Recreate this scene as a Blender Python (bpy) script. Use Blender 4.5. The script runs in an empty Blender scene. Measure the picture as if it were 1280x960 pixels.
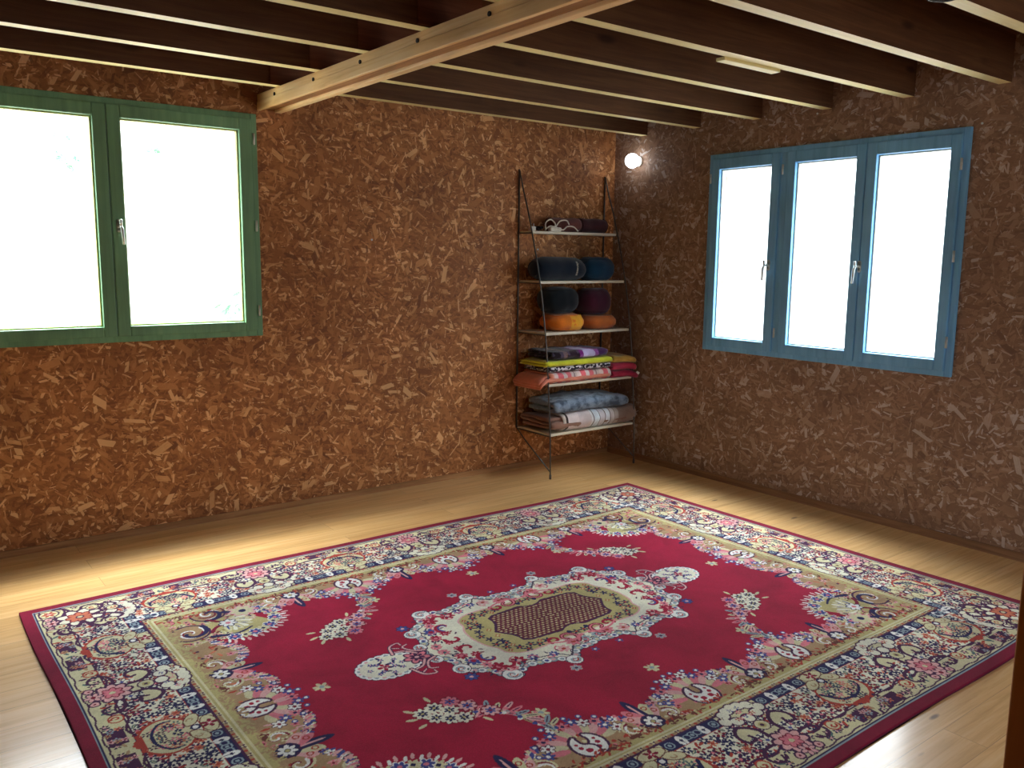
import bpy, bmesh, math, random
import numpy as np
from mathutils import Vector, Matrix, noise
random.seed(5)
scn=bpy.context.scene; COL=scn.collection
# ---------------------------------------------------------------- basic helpers
def link(o): COL.objects.link(o); return o
def tag(o,label=None,cat=None,group=None,kind=None):
    if label: o['label']=label
    if cat: o['category']=cat
    if group: o['group']=group
    if kind: o['kind']=kind
    return o
def empty(name,loc=(0,0,0),parent=None):
    o=bpy.data.objects.new(name,None); o.location=loc; o.empty_display_size=.05; link(o)
    if parent: o.parent=parent
    return o
def mk(name,bm,mat,parent=None,smooth=False,loc=None):
    me=bpy.data.meshes.new(name); bm.normal_update(); bm.to_mesh(me); bm.free()
    for m in (mat if isinstance(mat,(list,tuple)) else [mat]): me.materials.append(m)
    if smooth:
        for p in me.polygons: p.use_smooth=True
    o=bpy.data.objects.new(name,me); link(o)
    if parent:
        o.parent=parent
        o.location=-Vector(parent.location) if loc is None else loc
    elif loc is not None: o.location=loc
    return o
def box(bm,x0,x1,y0,y1,z0,z1,mi=0,bev=0):
    r=bmesh.ops.create_cube(bm,size=1); vs=r['verts']
    for v in vs: v.co=Vector(((x0+x1)/2+v.co.x*abs(x1-x0),(y0+y1)/2+v.co.y*abs(y1-y0),(z0+z1)/2+v.co.z*abs(z1-z0)))
    fs={f for v in vs for f in v.link_faces}
    for f in fs: f.material_index=mi
    if bev:
        es={e for v in vs for e in v.link_edges}
        bmesh.ops.bevel(bm,geom=list(es),offset=bev,segments=2,affect='EDGES',profile=.6)
    return vs
def tube(bm,pts,r,n=8,closed=False,cap=True):
    P=[Vector(p) for p in pts]; rings=[]; N=len(P); up=Vector((0,0,1)); last=None
    for i,p in enumerate(P):
        a=P[(i-1)%N] if (i>0 or closed) else P[i]; b=P[(i+1)%N] if (i<N-1 or closed) else P[i]
        t=(b-a).normalized()
        if last is None:
            s=t.cross(up); s=s if s.length>1e-3 else t.cross(Vector((1,0,0))); s.normalize()
        else:
            s=last-t*last.dot(t); s=s if s.length>1e-4 else t.cross(up); s.normalize()
        last=s; u=s.cross(t); rr=r[i] if isinstance(r,(list,tuple)) else r
        rings.append([bm.verts.new(p+(s*math.cos(k*2*math.pi/n)+u*math.sin(k*2*math.pi/n))*rr) for k in range(n)])
    for i in range(N if closed else N-1):
        A,B=rings[i],rings[(i+1)%N]
        for k in range(n): bm.faces.new((A[k],A[(k+1)%n],B[(k+1)%n],B[k]))
    if cap and not closed: bm.faces.new(rings[0][::-1]); bm.faces.new(rings[-1])
def crom(pts,n=6):
    P=[Vector(p) for p in pts]; P=[P[0]]+P+[P[-1]]; o=[]
    for i in range(1,len(P)-2):
        a,b,c,d=P[i-1:i+3]
        for k in range(n):
            t=k/n; o.append(.5*((2*b)+(c-a)*t+(2*a-5*b+4*c-d)*t*t+(-a+3*b-3*c+d)*t**3))
    o.append(P[-2]); return o
def cyl(bm,c,r,h,axis='z',n=20,r2=None):
    r2=r if r2 is None else r2; A=[];B=[]
    ax={'x':(Vector((0,1,0)),Vector((0,0,1)),Vector((1,0,0))),'y':(Vector((0,0,1)),Vector((1,0,0)),Vector((0,1,0))),'z':(Vector((1,0,0)),Vector((0,1,0)),Vector((0,0,1)))}[axis]
    c=Vector(c)
    for k in range(n):
        a=2*math.pi*k/n; d=ax[0]*math.cos(a)+ax[1]*math.sin(a)
        A.append(bm.verts.new(c+d*r)); B.append(bm.verts.new(c+d*r2+ax[2]*h))
    for k in range(n): bm.faces.new((A[k],A[(k+1)%n],B[(k+1)%n],B[k]))
    bm.faces.new(A[::-1]); bm.faces.new(B)
# ---------------------------------------------------------------- materials
def s2l(c):
    c=c/255
    return c/12.92 if c<=.04045 else ((c+.055)/1.055)**2.4
def rgb(r,g,b): return (s2l(r),s2l(g),s2l(b),1)
class NT:
    def __init__(s,name):
        s.m=bpy.data.materials.new(name); s.m.use_nodes=True; s.t=s.m.node_tree; s.n=s.t.nodes; s.n.clear()
        s.out=s.n.new('ShaderNodeOutputMaterial'); s.b=s.n.new('ShaderNodeBsdfPrincipled'); s.L(s.b.outputs[0],s.out.inputs[0])
    def L(s,a,b): s.t.links.new(a,b)
    def node(s,ty,**k):
        n=s.n.new(ty)
        for a,v in k.items(): setattr(n,a,v)
        return n
    def setin(s,sock,v):
        if isinstance(v,bpy.types.NodeSocket): s.L(v,sock)
        else: sock.default_value=v
    def math(s,op,a,b=0.0,c=None,clamp=False):
        n=s.node('ShaderNodeMath',operation=op,use_clamp=clamp); s.setin(n.inputs[0],a); s.setin(n.inputs[1],b)
        if c is not None: s.setin(n.inputs[2],c)
        return n.outputs[0]
    def mix(s,f,a,b,bt='MIX'):
        n=s.node('ShaderNodeMix',data_type='RGBA',blend_type=bt); s.setin(n.inputs[0],f); s.setin(n.inputs[6],a); s.setin(n.inputs[7],b); return n.outputs[2]
    def coords(s,kind='Object'): return s.node('ShaderNodeTexCoord').outputs[kind]
    def mapping(s,v,loc=(0,0,0),rot=(0,0,0),sc=(1,1,1)):
        n=s.node('ShaderNodeMapping'); s.L(v,n.inputs[0]); n.inputs[1].default_value=loc; n.inputs[2].default_value=rot; n.inputs[3].default_value=sc; return n.outputs[0]
    def noise(s,v,sc,det=3,rough=.55,dist=0):
        n=s.node('ShaderNodeTexNoise'); s.L(v,n.inputs['Vector']); n.inputs['Scale'].default_value=sc; n.inputs['Detail'].default_value=det; n.inputs['Roughness'].default_value=rough; n.inputs['Distortion'].default_value=dist
        return n.outputs['Fac']
    def ramp(s,f,stops,interp='LINEAR'):
        n=s.node('ShaderNodeValToRGB'); s.L(f,n.inputs[0]); cr=n.color_ramp; cr.interpolation=interp
        while len(cr.elements)<len(stops): cr.elements.new(.5)
        for e,(p,c) in zip(cr.elements,stops): e.position=p; e.color=c
        return n.outputs[0]
    def base(s,c): s.setin(s.b.inputs['Base Color'],c)
    def rough(s,v): s.setin(s.b.inputs['Roughness'],v)
    def bump(s,h,st=.3,d=.005):
        n=s.node('ShaderNodeBump'); n.inputs['Strength'].default_value=st; n.inputs['Distance'].default_value=d; s.setin(n.inputs['Height'],h); s.L(n.outputs[0],s.b.inputs['Normal'])
def osb(name,plane,tint=(1,1,1),seed=0,flat=0):
    s=NT(name); co=s.coords('Object'); sx=s.node('ShaderNodeSeparateXYZ'); s.L(co,sx.inputs[0])
    cb=s.node('ShaderNodeCombineXYZ'); s.L(sx.outputs[0 if plane=='xz' else 1],cb.inputs[0]); s.L(sx.outputs[2],cb.inputs[1]); uv=cb.outputs[0]
    wn=s.node('ShaderNodeTexNoise'); s.L(uv,wn.inputs['Vector']); wn.inputs['Scale'].default_value=38; wn.inputs['Detail'].default_value=2
    wv=s.node('ShaderNodeVectorMath',operation='MULTIPLY_ADD'); s.L(wn.outputs['Color'],wv.inputs[0]); wv.inputs[1].default_value=(.005,.005,0); s.L(uv,wv.inputs[2]); uvw=wv.outputs[0]
    C=lambda r,g,b:(s2l(r)*tint[0],s2l(g)*tint[1],s2l(b)*tint[2],1)
    pal=[(0,C(104,62,32)),(.10,C(134,86,48)),(.28,C(160,108,64)),(.46,C(176,122,74)),(.66,C(188,134,84)),(.82,C(208,158,106)),(.94,C(240,204,156))]
    col=s.ramp(s.noise(s.mapping(uv,sc=(14,30,1)),1.6,5,.65),[(.3,C(112,70,38)),(.7,C(172,118,70))])
    hgt=s.noise(uv,60,3); ly=12
    r=random.Random(seed)
    for i in range(ly):
        cell=(14,19,11,16,12,24,10,15,21,12,17,9)[i]; m=s.mapping(uvw,loc=(r.random()*9,r.random()*9,0),rot=(0,0,(r.random()-.5)*.7))
        v=s.node('ShaderNodeTexVoronoi',voronoi_dimensions='2D',feature='F1'); s.L(m,v.inputs['Vector']); v.inputs['Scale'].default_value=cell
        sub=s.node('ShaderNodeVectorMath',operation='SUBTRACT'); s.L(m,sub.inputs[0]); s.L(v.outputs['Position'],sub.inputs[1])
        sc=s.node('ShaderNodeSeparateColor'); s.L(v.outputs['Color'],sc.inputs[0])
        # angle: biased towards the horizontal, some steep
        a=s.math('SUBTRACT',sc.outputs[0],.5); a3=s.math('MULTIPLY_ADD',s.math('POWER',s.math('ABSOLUTE',a),2.0),s.math('MULTIPLY',s.math('SIGN',a),7.0),s.math('MULTIPLY',a,1.1))
        rot=s.node('ShaderNodeVectorRotate',rotation_type='Z_AXIS'); s.L(sub.outputs[0],rot.inputs['Vector']); s.L(a3,rot.inputs['Angle'])
        sp=s.node('ShaderNodeSeparateXYZ'); s.L(rot.outputs[0],sp.inputs[0])
        Lh=s.math('MULTIPLY_ADD',sc.outputs[1],.42/cell,.12/cell); Wh=s.math('MULTIPLY_ADD',s.math('POWER',sc.outputs[2],1.6),.15/cell,.030/cell)
        mu=s.math('SUBTRACT',Lh,s.math('ABSOLUTE',s.math('ADD',sp.outputs[0],s.math('MULTIPLY',sp.outputs[1],.6)))); mv=s.math('SUBTRACT',Wh,s.math('ABSOLUTE',sp.outputs[1]))
        d=s.math('MINIMUM',mu,mv); mask=s.math('MULTIPLY',d,900,clamp=True)
        fr=s.math('FRACT',s.math('ADD',s.math('MULTIPLY',sc.outputs[1],7.3),s.math('MULTIPLY',sc.outputs[2],3.1)))
        gr=s.noise(s.mapping(rot.outputs[0],sc=(10,160,1)),2.0,2)
        f2=s.math('ADD',fr,s.math('MULTIPLY',s.math('SUBTRACT',gr,.5),.30))
        fc=s.ramp(f2,pal)
        edge=s.math('MULTIPLY',s.math('SUBTRACT',.0022,s.math('ABSOLUTE',d),clamp=False),220,clamp=True)
        col=s.mix(s.math('MULTIPLY',mask,.88),col,fc)
        col=s.mix(s.math('MULTIPLY',s.math('MULTIPLY',edge,mask),.30),col,C(84,48,26))  # flake rims darkened in colour as small edge shadows
    big=s.noise(uv,2.2,3)
    col=s.mix(1.0,col,s.ramp(big,[(.35,(.78,.74,.70,1)),(.65,(1.08,1.05,1.02,1))]),'MULTIPLY')
    if flat: col=s.mix(flat,col,C(168,118,76))
    s.base(col); s.rough(.62); s.b.inputs['Specular IOR Level'].default_value=.35; s.bump(hgt,.35,.002); return s.m
def wood(name,c1,c2,c3,axis=0,scale=1,rough=.55,knots=True,spec=.4):
    s=NT(name); co=s.coords('Object'); sc=[26*scale]*3; sc[axis]=1.3*scale
    m=s.mapping(co,sc=tuple(sc)); f=s.noise(m,1.5,6,.6,.8); col=s.ramp(f,[(.25,c1),(.5,c2),(.78,c3)])
    if knots:
        k=[5.]*3; k[axis]=1.6; v=s.node('ShaderNodeTexVoronoi'); s.L(s.mapping(co,sc=tuple(k)),v.inputs['Vector']); v.inputs['Scale'].default_value=1.0
        kk=s.ramp(v.outputs['Distance'],[(.05,(1,1,1,1)),(.12,(0,0,0,1))]); col=s.mix(s.math('MULTIPLY',kk,.75),col,(c1[0]*.35,c1[1]*.3,c1[2]*.3,1))
    col=s.mix(1.0,col,s.ramp(s.noise(co,1.7,3),[(.3,(.8,.78,.76,1)),(.7,(1.1,1.08,1.06,1))]),'MULTIPLY')
    s.base(col); s.rough(rough); s.b.inputs['Specular IOR Level'].default_value=spec; s.bump(f,.15,.002); return s.m
def plain(name,c,rough=.6,metal=0,ns=60,var=.18,bump=.0,spec=.4):
    s=NT(name); co=s.coords('Object'); f=s.noise(co,ns,3)
    s.base(s.mix(f,tuple(x*(1-var) for x in c[:3])+(1,),tuple(min(1,x*(1+var)) for x in c[:3])+(1,))); s.rough(rough); s.b.inputs['Metallic'].default_value=metal; s.b.inputs['Specular IOR Level'].default_value=spec
    if bump: s.bump(f,bump,.003)
    return s.m
def fabric(name,c,var=.25,ns=160,extra=None):
    s=NT(name); co=s.coords('Object'); f=s.noise(co,ns,4,.7); g=s.noise(co,9,3)
    col=s.mix(f,tuple(x*(1-var) for x in c[:3])+(1,),tuple(min(1,x*(1+var)) for x in c[:3])+(1,))
    if extra: col=extra(s,co,col)
    col=s.mix(1.0,col,s.ramp(g,[(.3,(.75,.75,.75,1)),(.7,(1.1,1.1,1.1,1))]),'MULTIPLY')
    s.base(col); s.rough(.92); s.b.inputs['Specular IOR Level'].default_value=.15; s.b.inputs['Sheen Weight'].default_value=.25; s.bump(f,.5,.003); return s.m
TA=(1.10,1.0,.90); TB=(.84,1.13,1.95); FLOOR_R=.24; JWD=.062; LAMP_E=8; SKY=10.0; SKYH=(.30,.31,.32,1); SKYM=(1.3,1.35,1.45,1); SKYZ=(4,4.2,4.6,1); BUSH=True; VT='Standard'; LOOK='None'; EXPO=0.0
def EXTRA():
    # added unseen lamps standing in for high sky, to pool light beside the walls
    area('added_pool_light_back',(-3.1,1.25,4.6),(math.radians(-20),0,0),5.6,.6,780,(1,.93,.80))
    area('added_pool_light_right',(1.25,-1.9,4.5),(0,math.radians(20),0),.6,4.5,260,(1,.94,.84))
# ---------------------------------------------------------------- rug weave
RD=0.003; RHX,RHY=1.79,1.33
NX,NY=int(RHX/RD)+1,int(RHY/RD)+1
def weave():
    rnd=random.Random(11)
    A=np.zeros((NY,NX,3),np.float32)
    gx=(np.arange(NX)*RD)[None,:]; gy=(np.arange(NY)*RD)[:,None]
    c255=lambda r,g,b:np.array([r,g,b],np.float32)
    RED=c255(166,22,60);DRED=c255(128,20,52);NAVY=c255(38,36,84);PLUM=c255(74,34,74);IV=c255(232,232,212);CREAM=c255(214,210,170)
    GOLD=c255(188,178,122);TAN=c255(176,146,110);RUST=c255(178,66,54);PINK=c255(222,128,142);WH=c255(240,242,238);GRY=c255(150,170,180)
    LPINK=c255(226,176,176);TEAL=c255(84,112,112);BLUE=c255(70,80,150);SALM=c255(206,120,92);BRN=c255(110,60,52)
    A[:]=RED
    def win(x,y,r):
        i0=max(0,int((x-r)/RD));i1=min(NX,int((x+r)/RD)+2);j0=max(0,int((y-r)/RD));j1=min(NY,int((y+r)/RD)+2)
        if i0>=i1 or j0>=j1: return None
        return slice(j0,j1),slice(i0,i1)
    def ell(x,y,rx,ry,a,col):
        w=win(x,y,max(rx,ry)+RD)
        if w is None: return
        dx=gx[:,w[1]]-x; dy=gy[w[0],:]-y; ca,sa=math.cos(a),math.sin(a)
        u=dx*ca+dy*sa; v=-dx*sa+dy*ca
        A[w][(u/rx)**2+(v/ry)**2<=1]=col
    def disc(x,y,r,col): ell(x,y,r,r,0,col)
    def poly(pts,col):
        xs=[p[0] for p in pts]; ys=[p[1] for p in pts]
        i0=max(0,int(min(xs)/RD));i1=min(NX,int(max(xs)/RD)+2);j0=max(0,int(min(ys)/RD));j1=min(NY,int(max(ys)/RD)+2)
        if i0>=i1 or j0>=j1: return
        X=gx[:,i0:i1]+0*gy[j0:j1]; Y=gy[j0:j1]+0*X; m=np.zeros(X.shape,bool); n=len(pts)
        for k in range(n):
            x1,y1=pts[k];x2,y2=pts[(k+1)%n]
            if y1==y2: continue
            m^=((y1>Y)!=(y2>Y))&(X<(x2-x1)*(Y-y1)/(y2-y1)+x1)
        A[j0:j1,i0:i1][m]=col
    def dense(pts,st=.003):
        o=[]
        for (a,b),(c,d) in zip(pts,pts[1:]):
            n=max(1,int(math.hypot(c-a,d-b)/st)); o+=[(a+(c-a)*k/n,b+(d-b)*k/n) for k in range(n)]
        o.append(pts[-1]); return o
    def smooth(pts,n=6):
        o=[]; P=[pts[0]]+list(pts)+[pts[-1]]
        for i in range(1,len(P)-2):
            p0,p1,p2,p3=P[i-1:i+3]
            for k in range(n):
                t=k/n; o.append(tuple(.5*((2*p1[q])+(-p0[q]+p2[q])*t+(2*p0[q]-5*p1[q]+4*p2[q]-p3[q])*t*t+(-p0[q]+3*p1[q]-3*p2[q]+p3[q])*t**3) for q in (0,1)))
        o.append(pts[-1]); return o
    def stroke(pts,w,col,w2=None,sm=True):
        P=dense(smooth(pts) if sm and len(pts)>2 else pts)
        for k,(x,y) in enumerate(P):
            r=w if w2 is None else w+(w2-w)*k/len(P)
            disc(x,y,max(r,.0016),col)
    def flower(x,y,r,n,pc,cc,oc=None,ph=0):
        if oc is not None:
            for k in range(n):
                a=ph+2*math.pi*k/n; ell(x+math.cos(a)*r*.62,y+math.sin(a)*r*.62,r*.52,r*.36,a,oc)
        for k in range(n):
            a=ph+2*math.pi*k/n; ell(x+math.cos(a)*r*.6,y+math.sin(a)*r*.6,r*.40,r*.24,a,pc)
        disc(x,y,r*.3,cc)
    def leaf(x,y,L,w,a,col,oc=None,vein=None):
        cx_,cy_=x+math.cos(a)*L/2,y+math.sin(a)*L/2
        if oc is not None: ell(cx_,cy_,L/2+.004,w/2+.004,a,oc)
        ell(cx_,cy_,L/2,w/2,a,col)
        if vein is not None: ell(cx_,cy_,L/3,w/7,a,vein)
    def spiral(x,y,r,turn,a0,col,w,dirn=1):
        P=[(x+math.cos(a0+dirn*t*turn)*r*(1-.8*t),y+math.sin(a0+dirn*t*turn)*r*(1-.8*t)) for t in [k/24 for k in range(25)]]
        stroke(P,w,col,w*.7,sm=False); return P
    def paisley(x,y,a,s,flip=1):
        for oc,g in ((PLUM,.009),(WH,0)):
            for k in range(12):
                t=k/11; r=s*(.42*(1-t)**.8+.07)+g; aa=a+flip*(t**1.6)*1.7
                px=x+math.cos(a+flip*t*.9)*s*1.25*t; py=y+math.sin(a+flip*t*.9)*s*1.25*t
                disc(px,py,r,oc)
        for k in (0,.35,.62):
            px=x+math.cos(a+flip*k*.9)*s*1.25*k; py=y+math.sin(a+flip*k*.9)*s*1.25*k
            disc(px,py,.009*(1.3-k),RED)
    # ---------- field fringe
    E=np.minimum(RHX-gx,RHY-gy)
    ex=RHX-gx+0*gy; ey=RHY-gy+0*gx
    ang=gx*0+gy*0
    # tan ground along both sides with scalloped edge, and the corner spandrel
    bx=1.20+.035*np.cos((gy-0.30)*2*math.pi/.30); by=.775-.0*gx+.03*np.cos((gx-.27)*2*math.pi/.265)
    m=(gx>bx)|(gy>by); A[m]=TAN
    for k in range(1500):
        x=rnd.uniform(0,1.38);y=rnd.uniform(0,.93)
        if x>1.20+.035*math.cos((y-.30)*20.9) or y>.775+.03*math.cos((x-.27)*23.7):
            q=rnd.random()
            if q<.3: flower(x,y,.017,5,(LPINK,PINK,CREAM)[k%3],DRED,None,q*20)
            elif q<.7: leaf(x,y,.034,.011,q*40,(RUST,BRN,LPINK,CREAM,SALM)[k%5])
            else: disc(x,y,.007,(PLUM,RUST,CREAM)[k%3])
    # corner spandrel
    poly([(1.38,.55),(1.20,.60),(1.08,.58),(1.00,.60),(.97,.66),(1.02,.74),(1.12,.80),(1.15,.93),(1.38,.93)],GOLD)
    for p_,q_ in (((1.26,.60),(1.10,.83)),):
        pass
    for k in range(260):
        x=rnd.uniform(1.0,1.38);y=rnd.uniform(.58,.93); q=rnd.random()
        if x+y*1.3>1.93: (leaf(x,y,.03,.010,q*30,(TAN,CREAM,BRN,RUST)[k%4]) if q<.6 else flower(x,y,.016,5,(CREAM,PINK,LPINK)[k%3],PLUM,None,q*9))
    def swirl(x,y,r,d,a0):
        disc(x,y,r*1.05,PLUM); disc(x,y,r*.92,TAN); spiral(x,y,r*.8,7.5,a0,WH,.006,d); spiral(x,y,r*.62,6,a0+.8,DRED,.005,d)
        spiral(x,y,r*1.0,3.6,a0,NAVY,.011,d)
    swirl(1.275,.70,.075,1,2.5); swirl(1.16,.845,.07,-1,-1.2)
    stroke([(1.21,.62),(1.12,.60),(1.05,.63)],.012,NAVY,.004); stroke([(1.10,.83),(1.05,.79),(1.02,.73)],.012,NAVY,.004)
    stroke([(1.20,.66),(1.17,.70),(1.10,.72)],.008,DRED); stroke([(1.18,.79),(1.15,.75),(1.10,.72)],.008,DRED)
    leaf(1.30,.83,.06,.035,.6,PINK,DRED); leaf(1.33,.77,.05,.03,0,PINK,DRED);leaf(1.24,.89,.05,.03,1.2,PINK,DRED)
    # palmette pointing to centre
    for k in range(-4,5):
        a=math.radians(213)+k*.27; leaf(1.13,.725,.115-.006*abs(k),.03,a,IV if k%2 else CREAM,GOLD,BLUE if k%2==0 else None)
    flower(1.12,.715,.035,7,WH,PINK,NAVY)
    for k in range(-5,6):
        a=math.radians(213)+k*.25; x=1.10+math.cos(a)*.165; y=.705+math.sin(a)*.135
        flower(x,y,.028,7,BLUE if k%2 else CREAM,PINK if k%2 else NAVY,WH if k%2 else None,k)
        leaf(1.10+math.cos(a)*.195,.705+math.sin(a)*.165,.032,.013,a,LPINK)
        leaf(1.10+math.cos(a+.12)*.185,.705+math.sin(a+.12)*.155,.03,.012,a,WH)
    for k in range(150):
        s_=k/150*1.15; y=by_=.775+.03*math.cos((s_-.27)*23.7)
        if s_<1.0:
            leaf(s_,y+.008,.038,.014,-1.57+rnd.uniform(-.7,.7),(LPINK,PINK,CREAM,PLUM,BLUE)[k%5]) 
            if k%3==0: flower(s_,y-.004,.018,6,(BLUE,WH,LPINK)[(k//3)%3],DRED,None,k)
        s_=k/150*.58; x=1.20+.035*math.cos((s_-.30)*20.9)
        leaf(x+.008,s_,.038,.014,3.14+rnd.uniform(-.7,.7),(LPINK,PINK,CREAM,PLUM,BLUE)[k%5])
        if k%4==0: flower(x-.004,s_,.018,6,(BLUE,WH,LPINK)[(k//4)%3],DRED,None,k)
    # rose groups on both sides
    def rosegroup(x,y,d):          # d = direction into the field
        for k,c in zip((-2,-1,0,1,2),(LPINK,CREAM,BLUE,PINK,LPINK)):
            a=d+k*.42; L=.15 if k==0 else .125-.012*abs(k)
            if c is BLUE: leaf(x,y,L,.034,a,NAVY,PLUM,LPINK)
            else:
                leaf(x,y,L,.04,a,c,None,None); px=x+math.cos(a)*L*.72; py=y+math.sin(a)*L*.72; disc(px,py,.012,RUST); disc(px,py,.007,c)
        t=d+math.pi/2
        for s in (-1,1):
            cx_=x+math.cos(t)*s*.085;cy_=y+math.sin(t)*s*.085
            spiral(cx_,cy_,.04,5.5,d,DRED,.006,s); spiral(cx_,cy_,.03,5.5,d+.4,WH,.005,s); spiral(cx_,cy_,.048,4,d,CREAM,.005,s)
            leaf(cx_-math.cos(d)*.03,cy_-math.sin(d)*.03,.05,.024,t*s,BRN); 
        disc(x,y,.042,PLUM); flower(x,y,.043,8,NAVY,NAVY,None,.2); flower(x,y,.032,7,WH,NAVY,None); disc(x,y,.008,GOLD)
    def paisgroup(x,y,d):
        t=d+math.pi/2
        ell(x+math.cos(d)*.0,y+math.sin(d)*.0,.10,.12,d,TAN)
        for k in range(-5,6):
            a=d+k*.27; R=.135+.012*(k%2); fx=x+math.cos(a)*R; fy=y+math.sin(a)*R
            leaf(x+math.cos(a)*.07,y+math.sin(a)*.07,.07,.03,a,(LPINK,CREAM,PINK)[k%3])
            flower(fx,fy,.024,6,(PINK,WH,BLUE)[k%3],(NAVY,DRED,WH)[k%3],(None,PLUM,None)[k%3],k)
        for k in range(-4,5):
            a=d+k*.30+.1; R=.175; disc(x+math.cos(a)*R,y+math.sin(a)*R,.011,BLUE); disc(x+math.cos(a)*R,y+math.sin(a)*R,.006,WH)
        for k in range(14):
            a=rnd.uniform(0,6.28);R=rnd.uniform(.02,.085); disc(x+math.cos(a)*R,y+math.sin(a)*R,.008,(RUST,SALM,CREAM,PINK)[k%4])
        for s in (-1,1):
            paisley(x+math.cos(t)*s*.018-math.cos(d)*.015,y+math.sin(t)*s*.018-math.sin(d)*.015,d+s*.95,.062,-s)
        flower(x+math.cos(d)*.245,y+math.sin(d)*.245,.032,6,CREAM,GRY,None,.3)
    D=-math.pi/2
    for x in (0,.53): paisgroup(x,.825,D)
    for x in (.27,.80): rosegroup(x,.84,D)
    paisgroup(1.285,0,math.pi); rosegroup(1.29,.30,math.pi)
    flower(1.03,.80,.05,8,CREAM,NAVY,LPINK); 
    # cluster arm reaching into the field
    arm=[(.55,.66),(.585,.60),(.60,.54),(.64,.48),(.70,.43)]
    stroke(arm,.014,TAN,.006); stroke(arm,.005,PLUM)
    for k,(x,y) in enumerate(smooth(arm,3)):
        for s in (-1,1):
            a=2.4+s*1.2+k*.3; leaf(x,y,.05+.01*(k%3),.02,a,(LPINK,CREAM,GRY,PINK)[(k+(s>0))%4],None,PLUM)
        disc(x+.02*math.sin(k*2.1),y+.02*math.cos(k*2.1),.009,(BLUE,WH,PINK)[k%3])
    for x,y,c in ((.655,.47,LPINK),(.70,.40,LPINK),(.75,.455,IV),(.765,.39,IV),(.80,.35,IV),(.825,.405,IV),(.735,.345,PINK),(.85,.36,IV),(.79,.435,IV)):
        disc(x,y,.036,DRED); 
    for x,y,c in ((.655,.47,LPINK),(.70,.40,LPINK),(.75,.455,IV),(.765,.39,IV),(.80,.35,IV),(.825,.405,IV),(.735,.345,PINK),(.85,.36,IV),(.79,.435,IV)):
        flower(x,y,.034,8,c,c,None,x*9); disc(x,y,.022,c); flower(x,y,.02,6,NAVY if c is IV else BLUE,GOLD if c is IV else DRED)
    for a,x,y in ((-.9,.87,.34),(-.3,.88,.38),(.3,.87,.42),(-1.5,.79,.31),(2,.70,.49)): leaf(x,y,.04,.014,a,CREAM)
    # ---------- inner stripe band (gold / light) of the border
    band=lambda a,b,col:A.__setitem__((E>=a)&(E<b),col)
    A[(E<.452)&(E>=.425)]=GOLD
    for k in range(420):
        s_=rnd.uniform(0,1.38); e_=rnd.uniform(.44,.47); xy=(s_,RHY-e_) if k%2 else (RHX-e_,s_*.66); leaf(xy[0],xy[1],.022,.008,k,(TAN,BRN,GOLD,RUST)[k%4])
    band(.405,.428,CREAM); band(.413,.420,GOLD)
    band(0,.405,TAN); 
    # ---------- main border ground
    band(.15,.335,IV); band(.333,.338,RUST); band(.145,.15,PLUM)
    band(.052,.145,CREAM); band(.385,.392,PLUM)
    band(.335,.385,CREAM)
    def T(side,s,e):
        return (s,RHY-e) if side=='y' else (RHX-e,s)
    for side,smax,flow,cart in (('y',1.62,(.415,1.24),(0,.83)),('x',1.16,(0,.765),(.385,1.12))):
        f=lambda s,e:T(side,s,e)
        fa=lambda a:a if side=='y' else math.pi/2-a   # direction angle in (s, -e)->xy ; a measured from +s toward inward
        def dirn(a):   # unit (ds, de)
            ds,de=math.cos(a),math.sin(a); p1=f(0,0);p2=f(ds,de); return math.atan2(p2[1]-p1[1],p2[0]-p1[0])
        lim=RHX-.14 if side=='y' else RHY-.14
        # scattered blossoms on the ivory ground
        s=0.02
        while s<lim:
            for e in (.165,.188,.212,.237,.262,.288,.312):
                if s+e*1.0>(RHX if side=='y' else RHY)-.0: continue
                ss=s+rnd.uniform(-.012,.012); ee=e+rnd.uniform(-.006,.006); x,y=f(ss,ee); k=rnd.random()
                if k<.30: flower(x,y,.020,6,NAVY,IV,None,rnd.random()*3)
                elif k<.46: flower(x,y,.021,5,DRED,CREAM,None,rnd.random()*3)
                elif k<.62: flower(x,y,.020,5,PLUM,PINK,None,rnd.random()*3)
                elif k<.72: flower(x,y,.018,6,SALM,RUST,None,rnd.random()*3)
                elif k<.80: leaf(x,y,.028,.013,rnd.random()*6,TEAL,None,CREAM)
                elif k<.92: leaf(x,y,.026,.011,rnd.random()*6,RUST)
                else: disc(x,y,.008,PLUM)
            s+=.029
        # guard: plum panels with small blossoms, wavy line
        L=RHX if side=='y' else RHY
        s=0
        while s<L-.05:
            x,y=f(s,.148+.010*math.sin(s*42)); disc(x,y,.0045,PLUM)
            x,y=f(s,.066+.004*math.sin(s*60)); disc(x,y,.003,PLUM)
            s+=.003
        s=.012
        while s<L-.08:
            x,y=f(s,rnd.uniform(.08,.13)); k=rnd.random()
            (flower(x,y,.016,5,(PLUM,NAVY,RUST)[int(k*3)],LPINK,None,k*5) if k<.6 else leaf(x,y,.03,.012,k*40,(PLUM,TAN,RUST,TEAL)[int(k*17)%4]))
            s+=.017
        for c in flow:
            for sg in (-1,1):
                a0,b0=c+sg*.035,c+sg*.135
                if max(a0,b0)>L-.16 or min(a0,b0)<-.14: continue
                P=[f(a0,.072),f(b0,.072),f(b0,.128),f(a0,.128)]; poly(P,PLUM if True else NAVY)
                for k in range(9):
                    x,y=f(a0+(b0-a0)*rnd.random(),.078+.045*rnd.random())
                    flower(x,y,.014,5,(TAN,SALM,LPINK,GRY,NAVY)[k%5],DRED,None,k)
        # navy strips
        gaps=sorted([(c,.055) for c in flow]+[(c,.10) for c in cart])
        pos=-.1; segs=[]
        for c,h in gaps:
            if pos<c-h: segs.append((pos,c-h))
            pos=c+h
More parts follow.
